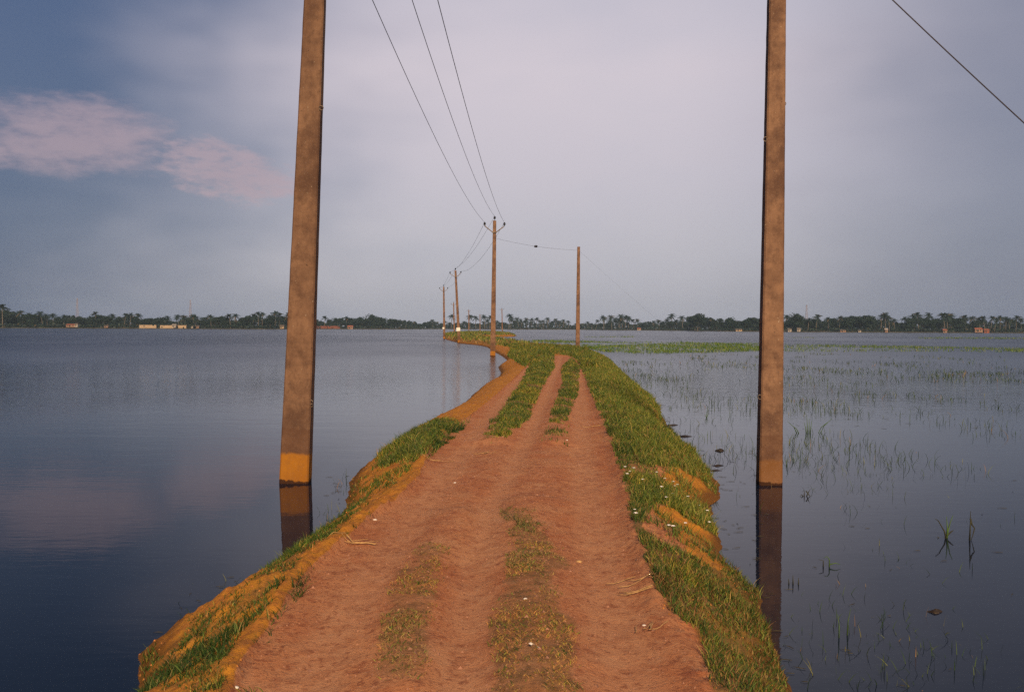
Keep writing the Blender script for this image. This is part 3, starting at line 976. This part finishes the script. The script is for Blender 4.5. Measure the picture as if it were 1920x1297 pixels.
side = ('left', 'middle', 'right')
for i in range(3):
    wire('power_line', POLES['L']['ins'][i], POLES['3']['ins'][i], (.75, .85, .8)[i], .0085, f'{side[i]} of three sagging wires from the left pole to bend pole', 'overhead wires')
for i in range(3):
    wire('power_line', POLES['3']['ins'][i], POLES['4']['ins'][i], (.75, .6, .9)[i], .009, f'{side[i]} of three thin wires from bend pole to tilted pole', 'overhead wires')
for i in range(3):
    wire('power_line', POLES['4']['ins'][i], POLES['5']['ins'][i], .5, .009, f'{side[i]} of three faint wires from tilted pole to the tip pole', 'overhead wires')


def top_of(k, dz=-.25): return POLES[k]['mw'] @ Vector((0, 0, POLES[k]['h'] + dz))


# stays: from line pole to stay pole and on to the ground
o, pts_ = wire('stay_wire', POLES['3']['mw'] @ Vector((.1, 0, 8.0)), top_of('S'), .16, .006, 'thin stay wire between the bend pole and the bare topped pole', 'stay wires', 'stay wire')
a = at_depth(1003.5, 450, 64.4)
q = MB(); q.lathe([(.03, -.16), (.09, -.12), (.12, -.04), (.07, 0), (.12, .05), (.09, .12), (.03, .16)], (0, 0, 0), 10)
eg = q.build('stay_insulator', m_ins, None, True)
nearest = min(pts_, key=lambda p_: abs(project(np.array(p_))[0] - 1003.5))
eg.scale = (.75, .75, .8); eg.location = nearest; eg.rotation_euler = (0, R(88), R(20))
tag(eg, 'black egg shaped insulator hanging on the stay wire at the bend', 'insulator')
wire('stay_wire', top_of('S'), at(1330, 660) + np.array([0, 6, -.1]), .1, .003, 'thin stay wire falling right from the bare topped pole into the paddy', 'stay wires', 'stay wire')
wire('stay_wire', POLES['L']['mw'] @ Vector((.1, 0, 8.0)), top_of('R'), .1, .007, 'stay wire crossing high from the left pole to the right pole', 'stay wires', 'stay wire')
e1 = at_depth(1920, 200, 11.4)
t0 = np.array(top_of('R', -.2)); dirv = e1 - t0; tg = (-.2 - t0[2]) / dirv[2]
o, _ = wire('stay_wire', t0, t0 + dirv * tg, .22, .0075, 'stay wire dropping across the upper right corner from the right pole', 'stay wires', 'stay wire')

# ------------------------------------------------------------------ small things on the causeway
def ground(px, py):
    z_ = .4
    for _ in range(8):
        p = at(px, py, z_)
        z_ = float(terrain(p[:1], p[1:2])[0][0])
    p[2] = z_
    return p


m_pale = plain('pale_scrap', (.62, .56, .50), .7, .15, 30)
m_straw = plain('straw', (.40, .24, .10), .8, .3, 30)
m_stone = plain('laterite_pebble', (.26, .13, .085), .9, .4, 30)
q = MB(); q.quadstrip([[Vector((math.cos(a) * .028, math.sin(a) * .012, .006 + .024 * math.sin(a * .5) ** 2)), Vector((math.cos(a) * .017, math.sin(a) * .006 + .002, .010 + .024 * math.sin(a * .5) ** 2))] for a in [k * .35 for k in range(13)]], closed=False)
o = q.build('shell_scrap', m_pale, None, True); o.location = ground(1002, 1217)
tag(o, 'curled white shell scrap lying on the centre hump of the track', 'scrap')


def pebble_mesh(name, r_, mat, seed):
    rr = random.Random(seed)
    q = MB()
    rings = []
    for k in range(6):
        t = -.6 + 2.1 * k / 5
        rings.append([Vector((math.cos(a) * r_ * math.cos(t) * rr.uniform(.85, 1.15), math.sin(a) * r_ * .75 * math.cos(t) * rr.uniform(.85, 1.15), r_ * .55 * math.sin(t))) for a in [2 * math.pi * j / 8 for j in range(8)]])
    q.quadstrip(rings)
    return q.build(name, mat)


for i, (px, py, r_, mt, lab) in enumerate(((853, 905, .016, m_pale, 'white pebble alone on the left half of the track'), (1063, 825, .016, m_pale, 'white pebble by the right rut, near the sparse end of the centre grass'), (703, 963, .018, m_pale, 'grey white pebble against the dark weeds of the left road edge'),
                                           (443, 1288, .012, m_pale, 'white pebble in the bottom left corner of the track'), (985, 1122, .011, m_pale, 'small white pebble on the upper centre hump'), (1208, 1172, .011, m_pale, 'pale pebble in the right rut beside the dry sprig'),
                                           (1085, 1053, .022, m_straw, 'tan clod at the end of the small green tuft'), (745, 848, .02, m_straw, 'tan lump on the orange lip by the left bank'))):
    o = pebble_mesh('pebble', r_, mt, i); o.location = ground(px, py)
    tag(o, lab, 'pebble', 'pebbles lying on the track')


def stalks(px, py, n, L, ang, label, spread=.12):
    q = MB(); g = ground(px, py)
    rr = random.Random(px)
    for _ in range(n):
        a = ang + rr.gauss(0, .35); l = L * rr.uniform(.5, 1.1)
        c = Vector((rr.gauss(0, spread), rr.gauss(0, spread * .6), 0))
        pts_ = []
        for k in range(5):
            t = k / 4 - .5
            x_ = c.x + math.cos(a) * l * t; y_ = c.y + math.sin(a) * l * t + .02 * math.sin(t * 5)
            zz = float(terrain(np.array([g[0] + x_]), np.array([g[1] + y_]))[0][0]) - g[2] + .012 + .03 * t * t
            pts_.append((x_, y_, zz))
        q.tube(pts_, .0022, 5)
    o = q.build('straw_wisp', m_straw, None, True); o.location = g
    tag(o, label, 'straw', 'wisps of straw on the causeway')


stalks(668, 1018, 7, .24, .15, 'pale straw wisp lying over the left road edge', .05)
stalks(800, 858, 6, .35, .1, 'straw wisp where the orange lip meets the left grass', .08)
stalks(1185, 1112, 4, .20, -.1, 'dry stalk wisp lying across the right rut', .07)
stalks(1222, 1180, 5, .12, 1.2, 'upright dry sprig wisp in the near right rut', .03)
stalks(1215, 1085, 4, .22, -.2, 'thin straw wisp at the foot of the right verge grass', .08)
stalks(912, 850, 8, .16, 1.0, 'dry tangled wisp at the near end of the left grass strip', .05)
stalks(1120, 800, 4, .3, .1, 'short straw wisp on the far right rut', .1)

# gravel grit
n = 6500
gx = rng.uniform(-1.5, 1.5, n); gy = 3.2 * np.exp(rng.uniform(0, math.log(6), n))
z, d, dr, r = terrain(gx, gy)
m_ = dr > .03
V = []; Fc = []
for x_, y_, z_ in zip(gx[m_], gy[m_], z[m_]):
    s_ = random.uniform(.003, .0075) * (1.0 if random.random() < .93 else 1.9) * (1 + y_ * .03); b0 = len(V)
    a = random.random() * 6
    V += [(x_ + math.cos(a + k * 2.09) * s_, y_ + math.sin(a + k * 2.09) * s_, z_ - .002) for k in range(3)] + [(x_, y_, z_ + s_ * .8)]
    Fc += [(b0, b0 + 1, b0 + 3), (b0 + 1, b0 + 2, b0 + 3), (b0 + 2, b0, b0 + 3)]
me = bpy.data.meshes.new('gravel'); me.from_pydata(V, [], Fc); me.materials.append(m_stone)
tag(link_mesh('gravel', me), 'fine reddish grit strewn over the track surface', 'gravel', kind='stuff')

# crumbs of earth on the banks
n = 9000
ex = rng.uniform(-2.6, 2.6, n); ey = 3.2 * np.exp(rng.uniform(0, math.log(7), n))
z, d, dr, r = terrain(ex, ey)
m_ = (d > .0) & (dr < .03) & (fbm(ex * 3, ey * 2.4, 3) > -.08)
m_crumb = plain('earth_crumb', (.33, .130, .030), .95, .5, 8)
V = []; Fc = []
for x_, y_, z_ in zip(ex[m_], ey[m_], z[m_]):
    s_ = random.uniform(.004, .010) * (1 + y_ * .02); b0 = len(V); a = random.random() * 6
    V += [(x_ + math.cos(a + k * 1.2566) * s_ * random.uniform(.7, 1.2), y_ + math.sin(a + k * 1.2566) * s_ * random.uniform(.7, 1.2), z_ - .003) for k in range(5)] + [(x_ + random.uniform(-.3, .3) * s_, y_, z_ + s_ * random.uniform(.6, 1.0))]
    Fc += [(b0 + k, b0 + (k + 1) % 5, b0 + 5) for k in range(5)]
me = bpy.data.meshes.new('earth_crumbs'); me.from_pydata(V, [], Fc); me.materials.append(m_crumb)
tag(link_mesh('earth_crumbs', me), 'loose orange crumbs of earth lying on the banks', 'earth', kind='stuff')

# white flowers of the right verge
m_pet = plain('white_petal', (.78, .74, .70), .7, .06, 30)
fl_px = [(1172, 884), (1181, 889), (1188, 886), (1231, 892), (1246, 908), (1262, 913), (1270, 910), (1265, 917), (1290, 941), (1311, 950), (1262, 932), (1249, 940), (1190, 962), (1192, 975), (1254, 996), (1262, 1000), (1326, 966), (1330, 1000), (1205, 905), (1176, 900), (1240, 925), (1285, 990)]
proto_f = None
for i, (px, py) in enumerate(fl_px):
    g = ground(px, py + 6)
    if proto_f is None:
        q = MB()
        for k in range(6):
            a = k * math.pi / 3
            c, s_ = math.cos(a), math.sin(a)
            q.quadstrip([[Vector((c * .004 - s_ * .004, s_ * .004 + c * .004, .10)), Vector((c * .004 + s_ * .004, s_ * .004 - c * .004, .10))],
                         [Vector((c * .016 - s_ * .009, s_ * .016 + c * .009, .112)), Vector((c * .016 + s_ * .009, s_ * .016 - c * .009, .112))],
                         [Vector((c * .026, s_ * .026, .107)), Vector((c * .026 + s_ * .002, s_ * .026 - c * .002, .107))]], closed=False)
        proto_f = q.build('blossom', m_pet)
        root = empty('white_flower', tuple(g))
        proto_f.parent = root
        k = MB(); k.tube([(0, 0, -.01), (.004, 0, .06), (0, 0, .105)], .0025, 4); k.build('stalk', m_green, root)
        root.scale = (.7, .7, .7)
        tag(root, 'small white flower dotted in the grass of the right verge', 'flower', 'white flowers on the right verge')
    else:
        dup(root, tuple(g), random.random() * 6, (random.uniform(.5, .85),) * 3)

# canoe on the far bend
gc = at(896, 630.5, .1)
o = empty('canoe', tuple(gc), R(8))
q = MB(); rings = []
for k in range(13):
    t = k / 12 * 2 - 1
    hw = .42 * (1 - abs(t) ** 2.2) + .02; zk = .02 + .32 * abs(t) ** 2.5
    rings.append([Vector((t * 1.7, -hw, zk + .36)), Vector((t * 1.7, -hw * .8, zk + .12)), Vector((t * 1.7, 0, zk)), Vector((t * 1.7, hw * .8, zk + .12)), Vector((t * 1.7, hw, zk + .36)), Vector((t * 1.7, hw * .75, zk + .2)), Vector((t * 1.7, 0, zk + .06)), Vector((t * 1.7, -hw * .75, zk + .2))])
q.quadstrip(rings)
q.build('hull', plain('tarred_wood', (.03, .025, .022), .6), o, True)
q = MB(); q.box((0, 0, .33), (.16, .7, .03)); q.build('thwart', m_straw, o)
tag(o, 'small dark canoe drawn up where the far causeway bends', 'canoe')

# ------------------------------------------------------------------ far shore
def shore_d(px):
    return float(np.interp(px, [-400, 0, 500, 600, 760, 850, 1060, 1150, 1280, 1350, 1500, 1920, 2400], [560, 560, 590, 680, 760, 930, 950, 840, 760, 640, 600, 590, 580]))


m_shore = plain('shore_earth', (.070, .060, .032), .95, .5, .15)
V = []; Fc = []
xs_ = list(range(-420, 2360, 20))
for px in xs_:
    dd = shore_d(px)
    for d_, z_ in ((dd - 2, -.3), (dd + .5, .35), (dd + 30, .7), (dd + 420, 1.0)):
        p = at_depth(px, 600, d_); V.append((p[0], d_, z_))
for i in range(len(xs_) - 1):
    for j in range(3):
        a = i * 4 + j
        Fc.append((a, a + 4, a + 5, a + 1))
me = bpy.data.meshes.new('far_shore'); me.from_pydata(V, [], Fc); me.materials.append(m_shore)
tag(link_mesh('far_shore', me), 'low dark far shore under the distant line of trees', 'shore', kind='structure')

m_leaf = blade_mat('tree_leaves', .6, .12)
m_frond = blade_mat('palm_fronds', .5, .12)
m_trunk = plain('tree_trunk', (.07, .055, .04), .9, .35, 2)
m_ptrunk = plain('palm_trunk', (.12, .10, .08), .9, .3, 2)


def soup(name, polys, tint, mat, parent):
    V = np.array([p for poly in polys for p in poly], np.float32)
    tot = np.array([len(p) for p in polys]); st = np.concatenate([[0], np.cumsum(tot)[:-1]])
    T = np.repeat(np.array(tint), tot, 0)
    return mesh_np(name, V, np.arange(len(V)), st, tot, mat, parent, False, {'tint': T})


def make_palm(seed, h=1.0):
    """unit height is 14 m"""
    rr = random.Random(seed)
    o = empty('palm_tree')
    Ht = 12.0; bx, by = rr.uniform(-1.6, 1.6), rr.uniform(-1, 1)
    tr = [(bx * (t ** 1.6), by * (t ** 1.6), Ht * t - .3) for t in [k / 9 for k in range(10)]]
    q = MB(); q.tube(tr, [.30 - .14 * k / 9 for k in range(10)], 7); q.build('trunk', m_ptrunk, o, True)
    top = Vector(tr[-1]); polys = []; tint = []
    nf = rr.randint(27, 33)
    for f_ in range(nf):
        a = f_ * 2.4 + rr.uniform(-.2, .2); up = rr.uniform(-.75, 1.5); L = rr.uniform(3.2, 4.4)
        g = rr.uniform(.75, 1.25); c = (.016 * g, .032 * g, .020 * g) if rr.random() > .12 else (.11, .085, .04)
        hdir = Vector((math.cos(a), math.sin(a), 0)); sd = Vector((-hdir.y, hdir.x, 0))
        prev = None
        N = 9
        for k in range(N + 1):
            t = k / N
            p = top + hdir * (L * (math.cos(up) * t + .10 * t * t)) + Vector((0, 0, L * (math.sin(up) * t - .48 * t * t)))
            if prev is not None:
                ll = 1.15 * (1 - .75 * abs(t - .45)) * (1.0 if t > .1 else .4)
                for s_ in (-1, 1):
                    e = p + sd * s_ * ll * .75 + Vector((0, 0, -ll * .62)) + hdir * .25
                    polys.append([prev, p, e]); tint.append(c)
            prev = p
    soup('crown', polys, tint, m_frond, o)
    return o


def make_tree(seed, wide, tall, nleaf=1700):
    """about 12 m tall"""
    rr = random.Random(seed); nr = np.random.default_rng(seed)
    o = empty('broadleaf_tree')
    q = MB(); q.tube([(0, 0, -.4), (.1, 0, 2.0), (rr.uniform(-.4, .4), rr.uniform(-.4, .4), tall * .55)], [.42, .32, .16], 7)
    lobes = []
    for k in range(rr.randint(10, 14)):
        a = rr.uniform(0, 6.28); rad = wide * rr.uniform(.1, .62); zz = tall * rr.uniform(.33, .86)
        rad *= math.sqrt(max(.1, 1 - ((zz / tall - .55) / .5) ** 2))
        lobes.append((rad * math.cos(a), rad * math.sin(a), zz, rr.uniform(.16, .30) * tall))
        q.tube([(0, 0, tall * .3), (rad * .5 * math.cos(a), rad * .5 * math.sin(a), tall * .4), (lobes[-1][0], lobes[-1][1], zz)], [.16, .1, .04], 5)
    lobes.append((rr.uniform(-.6, .6), 0, tall * .86, tall * .15))
    q.build('trunk', m_trunk, o)
    polys = []; tint = []
    for k in range(nleaf):
        lb = lobes[rr.randrange(len(lobes))]
        v = nr.normal(size=3); v /= np.linalg.norm(v); rad = lb[3] * (rr.random() ** .35)
        c = np.array(lb[:3]) + v * rad * np.array([1, 1, .8])
        if c[2] < .8: continue
        s_ = rr.uniform(.22, .55)
        a1 = nr.normal(size=3); a1 /= np.linalg.norm(a1); a2 = np.cross(a1, v + .4 * nr.normal(size=3)); a2 /= (np.linalg.norm(a2) + 1e-6)
        polys.append([c - a1 * s_, c + a2 * s_ * .7, c + a1 * s_, c - a2 * s_ * .7])
        g = rr.uniform(.65, 1.35); tint.append((.015 * g, .032 * g, .022 * g))
    soup('crown', polys, tint, m_leaf, o)
    return o


palms = [make_palm(s) for s in range(5)]
trees = [make_tree(100, 5.0, 11.5), make_tree(101, 6.5, 11.0), make_tree(102, 4.2, 12.5), make_tree(103, 7.5, 10.5), make_tree(104, 3.6, 10.0)]
PALM_H, TREE_H = 13.4, (12.3, 11.8, 13.3, 11.2, 10.8)
used = set()
prof = [(-400, 578), (-100, 574), (0, 573), (15, 576), (40, 583), (70, 586), (100, 589), (130, 588), (165, 587), (195, 588), (230, 590), (250, 588), (270, 593), (300, 592), (330, 593), (365, 592), (400, 591), (425, 589), (460, 587), (485, 587), (510, 586), (545, 589), (595, 597), (610, 596),
        (625, 594), (650, 592), (665, 594), (683, 590), (697, 588), (715, 592), (730, 595), (760, 598), (790, 600), (820, 602), (850, 603), (900, 602), (950, 601), (970, 598), (1000, 598), (1040, 598), (1058, 600), (1075, 605), (1110, 604), (1130, 598), (1150, 597), (1175, 596), (1200, 601), (1240, 600), (1270, 600),
        (1285, 598), (1295, 590), (1310, 585), (1322, 590), (1340, 595), (1370, 594), (1385, 600), (1395, 595), (1410, 591), (1430, 596), (1470, 596), (1482, 589), (1495, 586), (1506, 592), (1515, 599), (1530, 593), (1545, 596), (1570, 591), (1590, 589), (1620, 588), (1660, 588), (1672, 598), (1682, 602), (1695, 593),
        (1725, 589), (1745, 589), (1770, 589), (1795, 591), (1830, 595), (1855, 597), (1870, 594), (1895, 594), (1920, 598), (2000, 596), (2400, 594)]
PX, PY = zip(*prof)


def section(px):
    for lim, nm in ((0, 'beyond the left picture edge'), (300, 'on the far left shore'), (545, 'behind the cream walls left of the near pole'), (660, 'behind the long red wall'), (850, 'on the far shore left of the tilted pole'), (1090, 'on the distant shore behind the bend poles'), (1290, 'between bare topped pole and big round tree'),
                    (1440, 'around the big round tree left of the right pole'), (1680, 'right of the right pole, before the orange roof'), (1925, 'by the orange roofed houses on the far right shore')):
        if px <= lim: return nm
    return 'beyond the right picture edge'


def place(kind, px, top_y, d_, label=None, group=None, wide=1.0, k=None):
    hz = at_depth(px, top_y, d_)[2] - .4
    if kind == 'palm':
        i = random.randrange(5) if k is None else k; proto = palms[i]; s_ = hz / PALM_H
    else:
        i = random.randrange(5) if k is None else k; proto = trees[i]; s_ = hz / TREE_H[i]
    g = at_depth(px, 610, d_)
    loc = (g[0], d_, .4)
    rz = random.random() * 6.28
    sc = (s_ * wide, s_ * wide, s_) if kind != 'palm' else (max(s_, .8) * wide, max(s_, .8) * wide, s_)
    key = (kind, i)
    if key not in used:
        used.add(key); o = proto; o.location = loc; o.rotation_euler = (0, 0, rz); o.scale = sc
    else:
        o = dup(proto, loc, rz, sc)
    nm = section(px)
    if label is None:
        label = ('coconut palm ' if kind == 'palm' else 'leafy broadleaf tree ') + nm
    tag(o, label, 'palm tree' if kind == 'palm' else 'tree', group or (('palms ' if kind == 'palm' else 'broadleaf trees ') + nm))
    return o


SPEC = [('palm', 846, 589, 900, 'lone coconut palm whose head shows just left of the tilted pole'), ('palm', 881, 590, 905, 'tall thin palm first right of the tilted pole'), ('palm', 892, 592, 915, 'slightly lower palm, second right of the tilted pole'), ('palm', 909, 590, 905, 'tall palm close on the left of the bend pole'),
        ('palm', 918, 592, 925, 'palm half hidden behind the bend pole'), ('palm', 954, 588.5, 880, 'tallest isolated palm just right of the bend pole'), ('palm', 1260, 588, 790, 'lone tall palm with clear sky all round its head'), ('palm', 1280, 592, 770, 'shorter palm between lone tall palm and big round tree'),
        ('palm', 1132, 591, 845, 'left palm of the tall palm row right of the bare topped pole'), ('palm', 1147, 591, 850, 'second palm of the tall row right of the bare topped pole'), ('palm', 1161, 589, 848, 'highest palm of the tall row right of the bare topped pole'), ('palm', 1172, 591, 852, 'last palm of the tall row right of the bare topped pole'),
        ('tree', 1308, 584, 655, 'big round crowned tree standing highest left of the right pole'), ('tree', 1368, 593, 660, 'dark rounded tree midway between big round tree and right pole'), ('tree', 1494, 585, 612, 'broad tree peaking just right of the right pole'), ('palm', 1530, 590, 612, 'stout palm right of the lattice mast'),
        ('tree', 697, 587, 770, 'highest leafy tree right of the red wall'), ('palm', 5, 571, 565, 'tallest dark palm at the left picture edge'), ('palm', 363, 589, 600, 'slim palm sticking up above the cream walls'), ('palm', 1772, 587, 605, 'tall palm standing above the far right houses')]
for k_, px, ty, d_, lab in SPEC:
    place(k_, px, ty, d_, lab, 'conspicuous trees of the far shore', 1.25 if k_ == 'tree' else 1.1, 1 if lab.startswith('big round') else None)


def palm_share(px):
    return float(np.interp(px, [-100, 300, 545, 600, 640, 760, 850, 930, 970, 1060, 1080, 1130, 1200, 1280, 1300, 1430, 1470, 1560, 1660, 1700, 1920], [.5, .45, .55, .3, .12, .15, .2, .3, .95, .9, .3, .8, .5, .4, .08, .12, .3, .22, .3, .5, .6]))


px = -60.0
count = 0
while px < 1985:
    d0 = shore_d(px)
    ty = float(np.interp(px, PX, PY))
    kind = 'palm' if random.random() < palm_share(px) else 'tree'
    d_ = d0 + random.uniform(8, 45)
    drop = abs(random.gauss(0, 4.5)) if kind == 'tree' else abs(random.gauss(0, 3.5)) - 3.5
    place(kind, px, ty + drop, d_, None, None, random.uniform(1.05, 1.5) if kind == 'tree' else random.uniform(.95, 1.15))
    count += 1
    px += random.uniform(7.0, 12.0) * (600 / d0) ** .35

# undergrowth and wood behind: one mass nobody could count
polys = []; tint = []
nr = np.random.default_rng(5)
for px in np.arange(-220, 2140, 1.35):
    d0 = shore_d(px); ty = float(np.interp(px, PX, PY))
    top = at_depth(px, ty, d0 + 60)[2]
    for j in range(16):
        d_ = d0 + nr.uniform(3, 12) if j < 4 else d0 + nr.uniform(40, 95)
        zz = nr.uniform(.4, 2.6) if j < 4 else .5 + nr.random() ** .8 * max(1.5, (top * .68 + 1.6 * math.sin(px * .11) - .5))
        p = at_depth(px + nr.normal() * 3, 610, d_); c = np.array([p[0], d_, zz])
        s_ = nr.uniform(.5, 1.1) if j < 4 else nr.uniform(.8, 1.6)
        a1 = nr.normal(size=3); a1 /= np.linalg.norm(a1); a2 = np.cross(a1, nr.normal(size=3)); a2 /= np.linalg.norm(a2)
        polys.append([c - a1 * s_, c + a2 * s_ * .75, c + a1 * s_, c - a2 * s_ * .75])
        g = nr.uniform(.6, 1.3); tint.append((.014 * g, .029 * g, .021 * g) if nr.random() > .06 else (.07, .055, .03))
tag(soup('undergrowth', polys, tint, m_leaf, None), 'tangled dark undergrowth and wood filling the far shore', 'undergrowth', kind='stuff')

# ------------------------------------------------------------------ houses and walls on the far shore
m_cream = plain('cream_plaster', (.36, .26, .17), .85, .12, .8); m_whit = plain('white_plaster', (.33, .285, .24), .85, .1, .8); m_red = plain('red_brick', (.26, .09, .055), .9, .2, 1.0)
m_terra = plain('terracotta_tiles', (.27, .085, .042), .85, .2, 1.0); m_pink = plain('pink_plaster', (.25, .15, .10), .85, .12, .8); m_thatch = plain('weathered_roof', (.13, .10, .075), .9, .2, 1.0); m_dark = plain('dark_opening', (.03, .025, .022), .7, .2, 2)


def house(px, wpx, base_y, hpx, wallm, roofm, label, roof_frac=.4, fwd=4.0):
    d_ = shore_d(px) - fwd + 4.5
    s_ = d_ / F
    W = wpx * .82 * s_; Hh = hpx * .75 * s_; D = max(3.5, W * .6)
    g = at_depth(px, base_y, d_); z0 = max(.35, g[2])
    o = empty('house', (g[0], d_, z0), math.atan2(-g[0], d_) * .5)
    hw = Hh * (1 - roof_frac)
    q = MB(); q.box((0, 0, hw / 2 - .2), (W, D, hw + .4)); q.build('wall', wallm, o)
    q = MB(); hr = Hh * roof_frac; ov = .35
    a = W / 2 + ov; c = D / 2 + ov
    q.v = [(-a, -c, hw - .02), (a, -c, hw - .02), (a, c, hw - .02), (-a, c, hw - .02), (-a * .82, 0, hw + hr), (a * .82, 0, hw + hr)]
    q.f = [(0, 1, 5, 4), (2, 3, 4, 5), (1, 2, 5), (3, 0, 4), (3, 2, 1, 0)]
    q.build('roof', roofm, o)
    q = MB(); q.box((-W * .12, -D / 2 - .03, min(1.0, hw * .42)), (min(1.0, W * .2), .08, min(2.0, hw * .84))); q.build('door', m_dark, o)
    for sx in (-.34, .22):
        q = MB(); q.box((W * sx, -D / 2 - .03, hw * .58), (min(1.1, W * .16), .08, hw * .36)); q.build('window', m_dark, o)
    tag(o, label, 'house', 'houses on the far shore')
    return o


def wall(x0, x1, top_y, base_y, mat, label):
    pts_ = []
    xs__ = np.linspace(x0, x1, 8)
    q = MB(); rings = []
    for xx in xs__:
        d_ = shore_d(xx) + 3.2
        b_ = at_depth(xx, base_y, d_); t_ = at_depth(xx, top_y, d_)
        rings.append([Vector((b_[0], d_, .1)), Vector((b_[0], d_ + .35, .1)), Vector((b_[0], d_ + .35, t_[2])), Vector((b_[0], d_, t_[2]))])
    q.quadstrip(rings)
    o = q.build('boundary_wall', mat)
    tag(o, label, 'wall', 'boundary walls on the far shore')


house(134, 20, 612, 6.5, m_pink, m_terra, 'small orange house with pale gable on the far left shore')
house(144, 6, 612, 8, m_whit, m_thatch, 'narrow white outhouse against the orange house on the far left', .15)
wall(261, 293, 609.2, 613, m_cream, 'shorter cream boundary wall left of the white gatehouse')
wall(300, 349, 609.8, 613.5, m_cream, 'longer cream boundary wall running past the white gatehouse')
house(327, 8, 613, 7.5, m_whit, m_whit, 'white gatehouse rising out of the long cream wall', .35)
house(361, 4, 614, 5, m_whit, m_thatch, 'tiny white hut right of the cream walls', .2)
house(371, 6, 614, 5.5, m_pink, m_thatch, 'small pinkish hut right of the tiny white hut')
house(200, 8, 613, 5, m_pink, m_thatch, 'dim brown hut between orange house and cream walls')
house(529, 9, 615, 8, m_cream, m_thatch, 'cream hut just left of the near left pole')
wall(588, 637, 611.0, 616, m_red, 'long low red brick wall right of the near left pole')
house(657, 12, 616, 8, m_pink, m_terra, 'orange roofed house at the end of the red wall')
house(1198, 8, 619, 5.5, m_cream, m_terra, 'little cream house right of the bare topped pole')
house(1385, 14, 620, 5, m_cream, m_thatch, 'low pale shed left of the right pole')
house(1480, 8, 621, 7.5, m_whit, m_thatch, 'white house first right of the right pole', .25)
house(1497, 7, 620.5, 8.5, m_whit, m_thatch, 'taller white house left of the lattice mast', .25)
house(1580, 12, 622, 5.5, m_pink, m_thatch, 'low brown shed right of the lattice mast')
house(1611, 6, 622.5, 5, m_whit, m_thatch, 'tiny white hut midway along the right shore', .2)
house(1661, 6, 623, 9, m_pink, m_whit, 'narrow pinkish pump house under the trees of the right shore')
house(1771, 8, 623, 8, m_pink, m_terra, 'small pinkish house below the tall palm at far right')
house(1834, 16, 622, 10, m_pink, m_terra, 'wide terracotta house at far right', .35)
house(1849, 10, 624, 9, m_terra, m_terra, 'small terracotta annex right of the wide terracotta house', .3)
h_ = house(1709, 12, 611, 5.5, m_pink, m_terra, 'raised house with a bright orange roof among the right hand trees', .62, -26)
# upper storey house stands on its own tall plinth
q = MB(); q.box((0, 0, -2.6), (4.8, 3.0, 5.4)); q.build('plinth', m_trunk, h_)

# lattice masts
m_mast = plain('mast_paint', (.36, .27, .25), .6, .15, .5)


def mast(px, top_y, label, extra=60):
    d_ = shore_d(px) + extra
    Hm = at_depth(px, top_y, d_)[2]
    g = at_depth(px, 610, d_)
    o = empty('lattice_mast', (g[0], d_, .3))
    q = MB(); n = 9; r0, r1 = 1.5, .35
    for k in range(4):
        a = math.pi / 4 + k * math.pi / 2
        q.tube([(r0 * math.cos(a), r0 * math.sin(a), -.5), (r1 * math.cos(a), r1 * math.sin(a), Hm)], .06, 4)
    q.build('leg_frame', m_mast, o)
    q = MB()
    for i in range(n):
        za, zb = Hm * i / n, Hm * (i + 1) / n
        ra = r0 + (r1 - r0) * i / n; rb = r0 + (r1 - r0) * (i + 1) / n
        for k in range(4):
            a = math.pi / 4 + k * math.pi / 2; c = a + math.pi / 2
            q.tube([(ra * math.cos(a), ra * math.sin(a), za), (rb * math.cos(c), rb * math.sin(c), zb)], .03, 4)
            q.tube([(rb * math.cos(a), rb * math.sin(a), zb), (rb * math.cos(c), rb * math.sin(c), zb)], .03, 4)
    q.build('bracing', m_mast, o)
    tag(o, label, 'mast', 'lattice masts on the skyline')


mast(1512, 572, 'reddish lattice mast right of the right pole')
mast(145, 560, 'faint lattice mast over the far left trees', 120)
mast(357, 563, 'faint lattice mast above the cream walls', 120)

# ------------------------------------------------------------------ air
m_air = bpy.data.materials.new('hazy_air'); m_air.use_nodes = True
nt = NT(m_air.node_tree)
for n_ in list(nt.n): nt.n.remove(n_)
oo = nt.node('ShaderNodeOutputMaterial'); vv = nt.node('ShaderNodeVolumePrincipled')
vv.inputs['Color'].default_value = (.58, .80, 1.0, 1); vv.inputs['Density'].default_value = .00016; vv.inputs['Anisotropy'].default_value = .0
nt.l.new(vv.outputs[0], oo.inputs['Volume'])
q = MB(); q.box((0, 645, 23.0), (3100, 1990, 48.0))
hz = q.build('haze', m_air)
tag(hz, 'thin bluish haze hanging over the whole flooded plain', 'haze', kind='stuff')

scene.cycles.use_denoising = False
scene.cycles.max_bounces = 6
scene.cycles.volume_bounces = 1
scene.cycles.transparent_max_bounces = 8
scene.cycles.use_adaptive_sampling = True
scene.cycles.adaptive_threshold = 0.02
print('trees', count)
